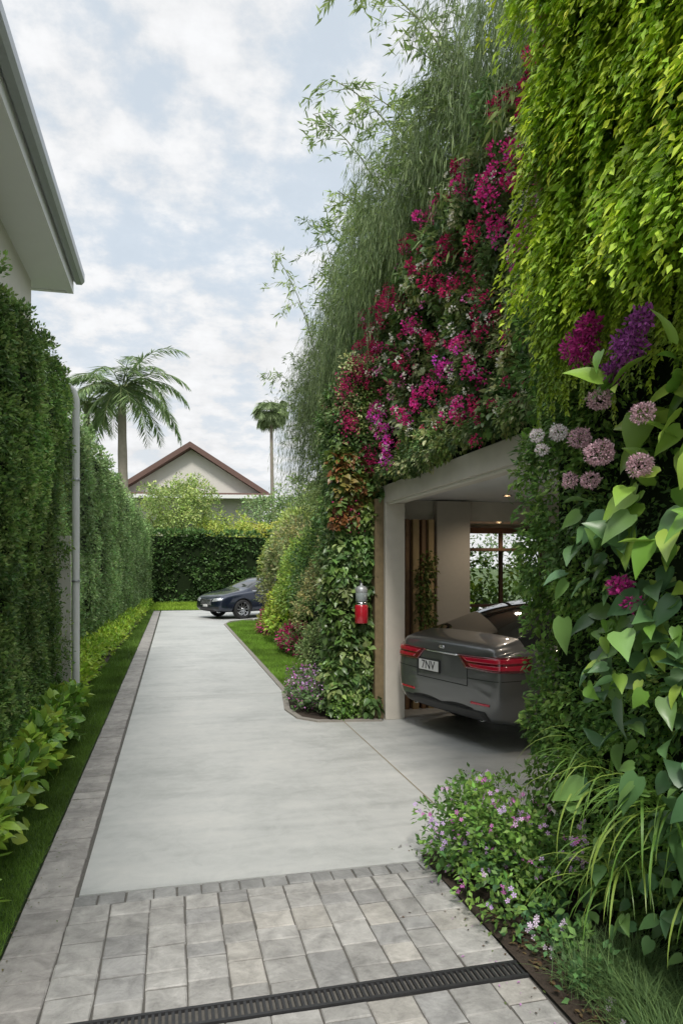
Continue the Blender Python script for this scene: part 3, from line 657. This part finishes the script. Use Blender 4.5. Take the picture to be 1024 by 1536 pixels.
# ------------------------------------------------------------------ lantern
la=empty('wall_lantern',(2.13,7.88,1.14))
lathe('red_base',[(0,0),(.07,0),(.078,.01),(.078,.2),(.07,.215),(0,.215)],M_RED,parent=la)
lathe('collar',[(.066,.215),(.072,.225),(.072,.245),(.06,.25)],M_CHROME,parent=la)
lathe('glass_body',[(.055,.25),(.068,.26),(.068,.36),(.05,.40)],simple('frosted_glass',(.30,.34,.34),.15,spec=.8),parent=la)
lathe('cap',[(.07,.36),(.072,.40),(.05,.43),(.015,.44),(.012,.47),(0,.47)],M_METAL,parent=la)
v,f=tube([(0,0,.46),(0,.06,.5),(0,.2,.48),(0,.35,.45)],[.008]*4,6); mesh_obj('bracket',v,f,M_IRON,True,la)
# ------------------------------------------------------------------ cars
def car(name,loc,heading,paintcol,kind):
    root=empty(name,loc,heading)
    paint,nt,b=new_mat(name+'_paint'); b.inputs['Base Color'].default_value=(*paintcol,1); b.inputs['Metallic'].default_value=.55; b.inputs['Roughness'].default_value=.32
    b.inputs['Coat Weight'].default_value=1; b.inputs['Coat Roughness'].default_value=.03
    nz=nt.nodes.new('ShaderNodeTexNoise'); nz.inputs['Scale'].default_value=600; mr=nt.nodes.new('ShaderNodeMapRange'); mr.inputs[3].default_value=.28; mr.inputs[4].default_value=.4
    nt.links.new(nz.outputs['Fac'],mr.inputs[0]); nt.links.new(mr.outputs[0],b.inputs['Roughness'])
    ST=[(-2.38,.74,.40,.84,.93,.60),(-2.33,.84,.30,.93,1.04,.70),(-2.16,.90,.24,.97,1.08,.74),(-2.0,.915,.22,.98,1.11,.70),(-1.5,.925,.22,.975,1.30,.61),
        (-.95,.925,.22,.96,1.425,.60),(-.1,.925,.22,.94,1.46,.62),(.5,.92,.22,.93,1.40,.63),(1.1,.92,.22,.92,1.08,.72),(1.28,.915,.22,.89,1.00,.74),(1.75,.905,.22,.84,.93,.74),(2.12,.87,.23,.76,.83,.70),(2.30,.78,.27,.66,.73,.62),(2.38,.66,.34,.56,.62,.52)]
    V=[];F=[];MI=[]
    def ring(s):
        x,w,zb,bl,t,wr=s; g=t-bl
        h=[(0,zb),(w*.8,zb),(w*.955,zb+.08),(w*.995,zb+(bl-zb)*.32),(w,zb+(bl-zb)*.62),(w*.985,bl-.05),(w*.95,bl),(w*.90,bl+.1*g),(wr+.035,bl+.82*g),(wr*.90,t-.012),(wr*.5,t),(0,t+.003)]
        return [(x,y,z) for y,z in h]+[(x,-y,z) for y,z in h[-2:0:-1]]
    rs=[ring(s) for s in ST]; k=len(rs[0])
    for r in rs: V+=r
    ns=len(rs)
    for i in range(ns-1):
        for j in range(k):
            l=(j+1)%k; F.append((i*k+j,(i+1)*k+j,(i+1)*k+l,i*k+l))
            jj=j if j<11 else 21-j
            m=1
            if 3<=i<=7 and jj==7: m=2
            if i in (3,4) and jj in (8,9,10): m=2
            if i in (7,) and jj in (8,9,10): m=2
            if jj==0 : m=0
            MI.append(m)
    F.append(tuple(range(k))); MI.append(1); F.append(tuple((ns-1)*k+j for j in range(k-1,-1,-1))); MI.append(1)
    o=mesh_obj('body',V,F,None,True)
    for m in (M_BLACK,paint,M_CGLASS): o.data.materials.append(m)
    o.data.polygons.foreach_set('material_index',MI)
    bm=bmesh.new(); bm.from_mesh(o.data); bmesh.ops.recalc_face_normals(bm,faces=bm.faces)
    cl=bm.edges.layers.float.get('crease_edge') or bm.edges.layers.float.new('crease_edge')
    for e_ in bm.edges:
        a,b2=e_.verts[0].index,e_.verts[1].index
        ja,jb=a%k,b2%k; ia,ib=a//k,b2//k
        if ja==jb and min(ja,(k-ja)%k) in (6,7): e_[cl]=.45
        if ja==jb and min(ja,(k-ja)%k)==8 and 3<=ia<=8: e_[cl]=.35
        if ia==ib and ia in (3,8) and min(ja,(k-ja)%k)>=8: e_[cl]=.5
        if ia==ib and ia in (0,1): e_[cl]=.3
    bm.to_mesh(o.data); bm.free()
    s=o.modifiers.new('s','SUBSURF'); s.levels=3; s.render_levels=3
    cuts=[]
    for cx in (-1.42,1.42):
        for sy in (-1,1):
            c=lathe('cut',[(0,-.25),(.375,-.25),(.375,.25),(0,.25)],None,axis='y',seg=40); c.location=(cx,sy*.86,.335)
            bm=bmesh.new(); bm.from_mesh(c.data); bmesh.ops.remove_doubles(bm,verts=bm.verts,dist=1e-5); bmesh.ops.recalc_face_normals(bm,faces=bm.faces); bm.to_mesh(c.data); bm.free()
            md=o.modifiers.new('b','BOOLEAN'); md.object=c; md.operation='DIFFERENCE'; md.solver='EXACT'; cuts.append(c)
    bpy.context.view_layer.update()
    dg=bpy.context.evaluated_depsgraph_get(); me=bpy.data.meshes.new_from_object(o.evaluated_get(dg))
    bo=bpy.data.objects.new('body',me); COL.objects.link(bo)
    bpy.data.objects.remove(o)
    for c in cuts: bpy.data.objects.remove(c)
    bo.name='body'; bo.parent=root
    bm=bmesh.new(); bm.from_mesh(me); bvh=BVHTree.FromBMesh(bm)
    def rp(nm,sign,corn,mat,off=.004,nu=14,nv=6,cx=1.5,th=0):
        v=[];f=[]
        for a in range(nu+1):
            for c in range(nv+1):
                u=a/nu;w=c/nv
                ph=(corn[0][0]*(1-u)+corn[1][0]*u)*(1-w)+(corn[3][0]*(1-u)+corn[2][0]*u)*w
                z=(corn[0][1]*(1-u)+corn[1][1]*u)*(1-w)+(corn[3][1]*(1-u)+corn[2][1]*u)*w
                ph=math.radians(ph); d=Vector((sign*math.cos(ph),math.sin(ph),0)); org=Vector((sign*cx,0,z))
                h=bvh.ray_cast(org+d*3,-d)
                p=(h[0]+d*off) if h[0] else org+d*.85
                v.append(tuple(p))
        for a in range(nu):
            for c in range(nv):
                q=a*(nv+1)+c; f.append((q,q+1,q+nv+2,q+nv+1))
        oo=mesh_obj(nm,v,f,mat,True,root)
        if th:
            md=oo.modifiers.new('s','SOLIDIFY'); md.thickness=th; md.offset=0
        return oo
    def sp(nm,sy,x0,x1,z0,z1,mat,off=.003,nu=8,nv=4,slope=0):
        v=[];f=[]
        for a in range(nu+1):
            for c in range(nv+1):
                x=x0+(x1-x0)*a/nu; z=z0+(z1-z0)*c/nv; x+=slope*(z-z0)
                h=bvh.ray_cast(Vector((x,sy*2,z)),Vector((0,-sy,0)))
                v.append((x,(h[0].y if h[0] else sy*.9)+sy*off,z))
        for a in range(nu):
            for c in range(nv):
                q=a*(nv+1)+c; f.append((q,q+1,q+nv+2,q+nv+1))
        return mesh_obj(nm,v,f,mat,True,root)
    M_TL=simple('tail_lens',(.40,.008,.03),.12,coat=1); bT=M_TL.node_tree.nodes['Principled BSDF']; bT.inputs['Emission Color'].default_value=(.7,.02,.06,1); bT.inputs['Emission Strength'].default_value=.06
    M_TLD=simple('tail_lens_dark',(.14,.006,.016),.1,coat=1)
    M_HL=simple('headlamp_lens',(.65,.68,.7),.08,spec=.8,coat=1,metal=.5)
    M_LINE=simple('shut_line',(.01,.01,.01),.8); M_TRIM=simple('black_trim',(.025,.025,.027),.5)
    for s_ in (1,-1):
        rp('tail_lamp_%d'%s_,-1,[(s_*24,.80),(s_*60,.79),(s_*62,.945),(s_*17,.925)],M_TLD,.006,22,8,th=.01)
        rp('tail_lamp_bar_%d'%s_,-1,[(s_*25,.87),(s_*58,.885),(s_*58,.93),(s_*21,.908)],M_TL,.013,22,5,th=.006)
        rp('tail_lamp_low_%d'%s_,-1,[(s_*28,.82),(s_*57,.815),(s_*57,.862),(s_*26,.85)],M_TL,.012,22,5,th=.006)
        rp('reflector_%d'%s_,-1,[(s_*28,.46),(s_*40,.465),(s_*40,.487),(s_*28,.482)],M_TL,.006,10,3,th=.006)
        rp('headlamp_%d'%s_,1,[(s_*26,.60),(s_*50,.66),(s_*47,.74),(s_*28,.70)],M_HL,.006,14,5,th=.01)
        rp('fog_grille_%d'%s_,1,[(s_*30,.36),(s_*44,.36),(s_*44,.44),(s_*30,.44)],M_TRIM,.005,8,4)
        rp('lid_line_%d'%s_,-1,[(s_*25,.62),(s_*25.5,.62),(s_*25.5,.80),(s_*25,.80)],M_LINE,.003,2,10)
        rp('bumper_line_%d'%s_,-1,[(s_*25.5,.70),(s_*62,.72),(s_*62,.726),(s_*25.5,.706)],M_LINE,.003,14,1)
        ex=lathe('exhaust_%d'%s_,[(.036,-.06),(.042,-.06),(.042,.05),(.036,.05),(.034,-.04),(0,-.04)],M_CHROME,parent=root); ex.rotation_euler=(0,-math.pi/2,0); ex.location=(-2.26,s_*.55,.33)
        mi=bpy.data.meshes.new('mirror'); bm2=bmesh.new(); bmesh.ops.create_icosphere(bm2,subdivisions=3,radius=1)
        for v_ in bm2.verts: v_.co=Vector((v_.co.x*.08*(1 if v_.co.x>0 else .5),v_.co.y*.11,v_.co.z*.07))
        bm2.to_mesh(mi); bm2.free(); mi.materials.append(paint); mo=bpy.data.objects.new('mirror_%d'%s_,mi); mo.location=(.82,s_*1.0,1.0); COL.objects.link(mo); mo.parent=root
        for x_ in (-.95,-.02,.98): sp('door_line_%d_%d'%(s_,x_*100),s_,x_,x_+.008,.34,.93,M_LINE,.002,1,14,slope=-.06)
        sp('sill_%d'%s_,s_,-1.0,1.0,.225,.30,M_TRIM,.006,14,3)
        for x_ in (-.78,.18):
            sp('handle_%d_%d'%(s_,x_*100),s_,x_,x_+.17,.80,.825,M_CHROME,.02,4,2)
        sp('pillar_%d'%s_,s_,-.12,-.04,.97,1.36,M_TRIM,.004,2,8)
        sp('window_trim_%d'%s_,s_,-1.7,1.0,.955,.967,M_CHROME,.006,20,1)
    rp('lid_line_low',-1,[(-25,.62),(25,.62),(25,.627),(-25,.627)],M_LINE,.003,16,1)
    rp('diffuser',-1,[(-40,.31),(40,.31),(37,.40),(-37,.40)],M_TRIM,.006,20,5,th=.01)
    rp('chrome_strip',-1,[(-17,.905),(17,.905),(17,.92),(-17,.92)],M_CHROME,.010,14,1,th=.006)
    rp('emblem',-1,[(-3,.955),(3,.955),(2.4,.985),(-2.4,.985)],M_CHROME,.012,4,3,th=.006)
    M_PL=simple('plate_white',(.7,.7,.7),.5)
    py=.2 if kind=='rear' else 0
    h=bvh.ray_cast(Vector((-4,py,.76)),Vector((1,0,0))); px=h[0].x-.012
    box('plate_rear',(px-.006,py-.17,.70),(px+.01,py+.17,.81),M_PL,root,.004)
    box('plate_frame',(px-.003,py-.185,.688),(px+.02,py+.185,.822),M_TRIM,root)
    cu=bpy.data.curves.new('plate_text','FONT'); cu.body='7NV'; cu.size=.125; cu.align_x='CENTER'; cu.align_y='CENTER'; cu.extrude=.001
    to=bpy.data.objects.new('plate_text',cu); to.data.materials.append(M_TRIM); COL.objects.link(to); to.parent=root
    to.matrix_local=Matrix.Translation((px-.009,py,.755))@Matrix(((0,0,-1,0),(-1,0,0,0),(0,1,0,0),(0,0,0,1)))
    rp('grille',1,[(-22,.47),(22,.47),(25,.69),(-25,.69)],M_TRIM,.006,16,8,th=.01)
    for q in range(5): 
        z=.495+q*.042; rp('grille_bar_%d'%q,1,[(-22,z),(22,z),(22,z+.014),(-22,z+.014)],M_CHROME,.014,14,1,th=.006)
    rp('lower_intake',1,[(-28,.32),(28,.32),(26,.40),(-26,.40)],M_TRIM,.006,14,4)
    rp('plate_front',1,[(-10,.42),(10,.42),(10,.50),(-10,.50)],M_PL,.022,4,2,th=.006)
    M_RIM=simple('alloy',(.5,.51,.53),.25,metal=1)
    for cx in (-1.42,1.42):
        for sy in (-1,1):
            w=empty('wheel',(cx,sy*.80,.335)); w.parent=root
            lathe('tyre',[(.225,-.10),(.30,-.11),(.328,-.09),(.335,-.04),(.335,.04),(.328,.09),(.30,.11),(.225,.10)],M_BLACK,axis='y',seg=40,parent=w)
            lathe('rim_barrel',[(.228,-.1),(.215,-.08),(.20,-.02),(.20,.02),(.215,.08),(.235,.105)],M_RIM,axis='y',seg=40,parent=w)
            lathe('brake_disc',[(0,.0),(.16,.0),(.16,.012),(0,.012)],M_IRON,axis='y',parent=w)
            lathe('hub',[(0,sy*.085),(.035,sy*.085),(.05,sy*.07),(.05,sy*.03)],M_RIM,axis='y',parent=w)
            v=[];f=[]
            for q in range(10):
                a=2*math.pi*q/10; c_,s2=math.cos(a),math.sin(a)
                bb_=len(v)
                for r,hw,yy in ((.04,.018,.075),(.225,.013,.09)):
                    for sg in (-1,1):
                        for dy in (0,-.02): v.append((r*c_-sg*hw*s2,sy*(yy+dy),r*s2+sg*hw*c_))
                f+=[(bb_,bb_+2,bb_+6,bb_+4),(bb_,bb_+4,bb_+5,bb_+1),(bb_+2,bb_+3,bb_+7,bb_+6),(bb_+1,bb_+5,bb_+7,bb_+3)]
            mesh_obj('spokes',v,f,M_RIM,False,w)
    bm.free()
    return root
hd=math.radians(16)
rc=(2.72,6.83)
car('parked_car',(rc[0]+2.36*math.cos(hd),rc[1]+2.36*math.sin(hd),0),hd,(.15,.154,.158),'rear')
hd2=math.atan2(-.443,-.898)
car('parked_car',(1.10-2.36*math.cos(hd2),24.6-2.36*math.sin(hd2),0),hd2,(.014,.022,.045),'front')
# ------------------------------------------------------------------ palms
def palm(name,loc,h,nf,fl,nl,cols,trunk=.2,fan=False,lean=.3):
    e=empty(name,loc)
    t=np.linspace(0,1,14); path=[(lean*(1-q)**2,0,h*q) for q in t]
    v,f=tube(path,[trunk*(1.25-.5*q+.05*(i%2)) for i,q in enumerate(t)],10); mesh_obj('trunk',v,f,simple('palm_trunk',(.26,.23,.19),.9,noise=.25,nscale=6,bump=.4),True,e)
    A=Acc(); V=[];F=[]
    for i in range(nf):
        az=2*math.pi*(i*.382)+rng.normal()*.15; el=math.radians(68-85*(i/nf)**.9+rng.normal()*9)
        L=fl*rng.uniform(.75,1.12); n=16; p=np.array([0,0,h]); d=np.array([math.cos(az)*math.cos(el),math.sin(az)*math.cos(el),math.sin(el)]); pts=[p.copy()];ds=[]
        g=.10+.08*rng.random()
        for k in range(n):
            d=nrm(d+np.array([0,0,-g*(.5+k/n)])*(1.0)); p=p+d*L/n; pts.append(p.copy()); ds.append(d.copy())
        pts=np.array(pts); tube([tuple(q) for q in pts],list(np.linspace(.035,.006,n+1)),5,V,F)
        if not fan:
            u=np.linspace(.1,1,nl); 
            for sg in (-1,1):
                pp=np.column_stack([np.interp(u*n,np.arange(n+1),pts[:,j]) for j in range(3)]); dd=np.array([ds[min(n-1,int(q*n))] for q in u])
                side=nrm(np.cross(dd,[0,0,1]))*sg
                D=nrm(side*.8+dd*.65+np.array([0,0,-.3])+rng.normal(size=dd.shape)*.12)
                A.add(pp,D,np.array([0,0,1])+rng.normal(size=dd.shape)*.2,.72*fl/3.2*np.sin(np.clip(u*2.6+.4,0,3.0))**.6*(.8+.3*rng.random(nl)),pick(cols,nl),.10)
        else:
            m=26; an=np.linspace(-1.6,1.6,m); d0=ds[-1]; sd_=nrm(np.cross(d0,[0,0,1])); D=np.cos(an)[:,None]*d0+np.sin(an)[:,None]*sd_+np.array([0,0,-.25])
            A.add(np.repeat(pts[-1][None],m,0),D,np.array([0,0,1])+rng.normal(size=D.shape)*.2,fl*.75,pick(cols,m),.12)
    mesh_obj('frond_stems',V,F,simple('frond_stem',(.16,.20,.07),.6),True,e)
    A.build('fronds',T_N,M_LEAF,e); return e
PCs=[(.12,.18,.075),(.16,.23,.09),(.09,.14,.06)]
palm('palm_tree',(-2.7,39.7,0),11.4,32,4.3,50,PCs,.27)
palm('palm_tree',(-4.7,41.5,0),10.9,22,2.7,38,[(.18,.26,.08),(.14,.21,.06)],.2)
palm('palm_tree',(8.17,59.7,0),15.4,50,1.35,0,[(.19,.25,.12),(.15,.20,.10)],.16,fan=True,lean=.4)
# ------------------------------------------------------------------ far trees
def tree(name,loc,th,cr,k,nl,ll,cols,rad):
    e=empty(name,loc); V=[];F=[]
    tube([(0,0,0),(.05,.03,th*.5),(0,0,th)],[.2,.15,.11],8,V,F)
    for i in range(7):
        a=i*2.4; tube([(0,0,th*.8),(cr[0]*.35*math.cos(a),cr[1]*.35*math.sin(a),th+cr[2]*.4),(cr[0]*.7*math.cos(a),cr[1]*.7*math.sin(a),th+cr[2]*(.6+.5*((i*7)%5)/5))],[.09,.05,.02],6,V,F)
    mesh_obj('trunk',V,F,M_BARK,True,e)
    A=Acc(); d=nrm(rng.normal(size=(k,3))); r=(.45+.55*rng.random(k))[:,None]*(.75+.5*vn(d*2+np.array(loc),1.4))[:,None]
    P=np.array([0,0,th+cr[2]])+d*np.array(cr)*r
    clumps(A,P,nrm(d+[0,0,.4]),rad,nl,ll,pick(cols,k)*(.55+.9*vn(P,.8))[:,None],.1,flat=1,spread=1.2); A.build('crown',T_S,M_LEAF,e)
tree('garden_tree',(.30,38.5,0),2.7,(2.35,2.0,2.0),280,42,.15,[(.21,.27,.09),(.25,.31,.10),(.15,.20,.07)],.38)
tree('garden_tree',(3.2,37.8,0),1.9,(2.2,1.6,1.3),180,40,.15,[(.28,.32,.07),(.22,.28,.06)],.38)
tree('garden_tree',(5.6,37.5,0),1.8,(2.2,1.8,1.2),180,40,.15,[(.30,.30,.07),(.22,.25,.06)],.38)
tree('garden_tree',(8.0,43,0),3.0,(3.4,2.4,1.9),220,40,.2,[(.13,.19,.08),(.17,.23,.09)],.5)
tree('garden_tree',(12.4,44,0),3.8,(3.8,2.6,3.0),240,40,.22,[(.11,.17,.07),(.13,.19,.08)],.6)
tree('garden_tree',(6.6,29.5,0),2.2,(2.0,2.0,1.6),180,40,.13,[(.17,.21,.07),(.13,.18,.06)],.38)
tree('garden_tree',(10.5,33,0),3.0,(2.6,2.4,2.4),200,40,.18,[(.12,.18,.07),(.15,.20,.07)],.5)
A=Acc(); n=420; P=np.column_stack([rng.uniform(-70,90,n),rng.uniform(75,95,n),rng.uniform(0,5.5,n)*1.0])
clumps(A,P,(0,-.6,.6),1.5,45,.5,pick([(.09,.13,.06),(.12,.17,.08)],n),0,flat=1); A.build('distant_trees',T_S,M_LEAF)
# ------------------------------------------------------------------ far house
fh=empty('gabled_house',(1.25,51,0),math.radians(-8))
M_RB=simple('brown_roof',(.14,.08,.065),.7,noise=.15,nscale=6); M_HW=simple('cream_wall',(.66,.64,.59),.8,noise=.05)
ap=10.2; ez=7.05; hw=4.9
mesh_obj('walls',[(-hw,0,0),(hw,0,0),(hw,0,ez),(0,0,ap-.05),(-hw,0,ez),(-hw,12,0),(hw,12,0),(hw,12,ez),(0,12,ap-.05),(-hw,12,ez)],
    [(0,1,2,3,4),(1,6,7,2),(5,0,4,9),(6,5,9,8,7)],M_HW,False,fh)
for sg in (-1,1):
    sl=(ap-ez)/hw; x1=hw+.6; z1=ap-sl*x1; th=.40
    v=[(0,-.8,ap),(sg*x1,-.8,z1),(sg*x1,12.6,z1),(0,12.6,ap),(0,-.8,ap+th),(sg*x1,-.8,z1+th),(sg*x1,12.6,z1+th),(0,12.6,ap+th)]
    mesh_obj('roof_%d'%sg,v,[(0,1,2,3),(4,5,6,7),(0,1,5,4),(1,2,6,5),(2,3,7,6),(3,0,4,7)],M_RB,False,fh)
box('window',(-1.2,-.06,4.2),(1.2,-.01,6.0),M_CGLASS,fh)
box('window_lintel',(-1.4,-.08,6.01),(1.4,-.01,6.2),M_WHITE,fh)
box('lower_fascia',(-5.4,-1.6,6.55),(5.8,-1.3,6.8),M_WHITE,fh); box('lower_roof',(-5.4,-1.29,6.65),(5.8,-.09,6.95),M_RB,fh)
# ------------------------------------------------------------------ sky / light
w=bpy.data.worlds.new('World'); scene.world=w; w.use_nodes=True; nt=w.node_tree; L=nt.links.new
for n_ in list(nt.nodes): nt.nodes.remove(n_)
out=nt.nodes.new('ShaderNodeOutputWorld')
EL=math.radians(52); sd=Vector((-.10,-.52,0)).normalized()
sky=nt.nodes.new('ShaderNodeTexSky'); sky.sky_type='NISHITA'; sky.sun_disc=False; sky.sun_elevation=EL; sky.sun_rotation=math.atan2(sd.x,sd.y); sky.dust_density=1.0
bg1=nt.nodes.new('ShaderNodeBackground'); bg1.inputs[1].default_value=.15; L(sky.outputs[0],bg1.inputs[0])
hzb=nt.nodes.new('ShaderNodeBackground'); hzb.inputs[0].default_value=(.66,.78,.89,1); hzb.inputs[1].default_value=1.0
blue=nt.nodes.new('ShaderNodeMixShader'); blue.inputs[0].default_value=.80; L(bg1.outputs[0],blue.inputs[1]); L(hzb.outputs[0],blue.inputs[2])
tc=nt.nodes.new('ShaderNodeTexCoord'); sep=nt.nodes.new('ShaderNodeSeparateXYZ'); L(tc.outputs['Generated'],sep.inputs[0])
def mth(op,a,b=None,c=None):
    q=nt.nodes.new('ShaderNodeMath'); q.operation=op
    for i,s in enumerate((a,b,c)):
        if s is None: continue
        if isinstance(s,(int,float)): q.inputs[i].default_value=s
        else: L(s,q.inputs[i])
    return q.outputs[0]
zz=mth('ADD',mth('MAXIMUM',sep.outputs[2],0.0),.28)
cx_=mth('DIVIDE',sep.outputs[0],zz); cy_=mth('DIVIDE',sep.outputs[1],zz)
cmb=nt.nodes.new('ShaderNodeCombineXYZ'); L(cx_,cmb.inputs[0]); L(cy_,cmb.inputs[1])
n1=nt.nodes.new('ShaderNodeTexNoise'); n1.inputs['Scale'].default_value=1.7; n1.inputs['Detail'].default_value=4; n1.inputs['Roughness'].default_value=.55; n1.inputs['Distortion'].default_value=.2; L(cmb.outputs[0],n1.inputs['Vector'])
n2=nt.nodes.new('ShaderNodeTexNoise'); n2.inputs['Scale'].default_value=8.5; n2.inputs['Detail'].default_value=7; n2.inputs['Roughness'].default_value=.6; L(cmb.outputs[0],n2.inputs['Vector'])
s=mth('ADD',mth('MULTIPLY',n1.outputs['Fac'],.5),mth('MULTIPLY',n2.outputs['Fac'],.5))
mr=nt.nodes.new('ShaderNodeMapRange'); mr.interpolation_type='SMOOTHSTEP'; mr.inputs[1].default_value=.43; mr.inputs[2].default_value=.57; mr.inputs[3].default_value=.32; mr.inputs[4].default_value=1.0; L(s,mr.inputs[0])
hz=mth('MULTIPLY',mth('SUBTRACT',.38,sep.outputs[2]),1.6); fac=mth('MINIMUM',mth('ADD',mr.outputs[0],mth('MAXIMUM',hz,0)),1.0)
bg2=nt.nodes.new('ShaderNodeBackground'); bg2.inputs[0].default_value=(.975,.985,1,1)
mr2=nt.nodes.new('ShaderNodeMapRange'); mr2.inputs[1].default_value=.35; mr2.inputs[2].default_value=.65; mr2.inputs[3].default_value=.80; mr2.inputs[4].default_value=.98; L(n2.outputs['Fac'],mr2.inputs[0])
# overcast sky is brighter towards the zenith
zen=nt.nodes.new('ShaderNodeMapRange'); zen.interpolation_type='SMOOTHSTEP'; zen.inputs[1].default_value=.62; zen.inputs[2].default_value=.95; zen.inputs[3].default_value=1.0; zen.inputs[4].default_value=2.6; L(sep.outputs[2],zen.inputs[0])
L(mth('MULTIPLY',mr2.outputs[0],zen.outputs[0]),bg2.inputs[1])
mx=nt.nodes.new('ShaderNodeMixShader'); L(fac,mx.inputs[0]); L(blue.outputs[0],mx.inputs[1]); L(bg2.outputs[0],mx.inputs[2]); L(mx.outputs[0],out.inputs[0])
sl=bpy.data.lights.new('sun','SUN'); sl.energy=2.7; sl.angle=math.radians(10); sl.color=(1,.95,.88)
so=bpy.data.objects.new('sun',sl); COL.objects.link(so)
dirv=Vector((sd.x*math.cos(EL),sd.y*math.cos(EL),math.sin(EL))); so.rotation_euler=dirv.to_track_quat('Z','Y').to_euler(); so.location=(0,-5,20)
# ------------------------------------------------------------------ camera
cd=bpy.data.cameras.new('camera'); cam=bpy.data.objects.new('camera',cd); COL.objects.link(cam)
cam.location=(0,0,1.8); cam.rotation_euler=(math.radians(90),0,math.radians(-13.5))
cd.sensor_fit='VERTICAL'; cd.sensor_height=36; cd.lens=24.6; cd.shift_y=.0534; cd.clip_start=.05; cd.clip_end=2000
scene.camera=cam
scene.view_settings.view_transform='Standard'; scene.view_settings.look='None'; scene.view_settings.exposure=0
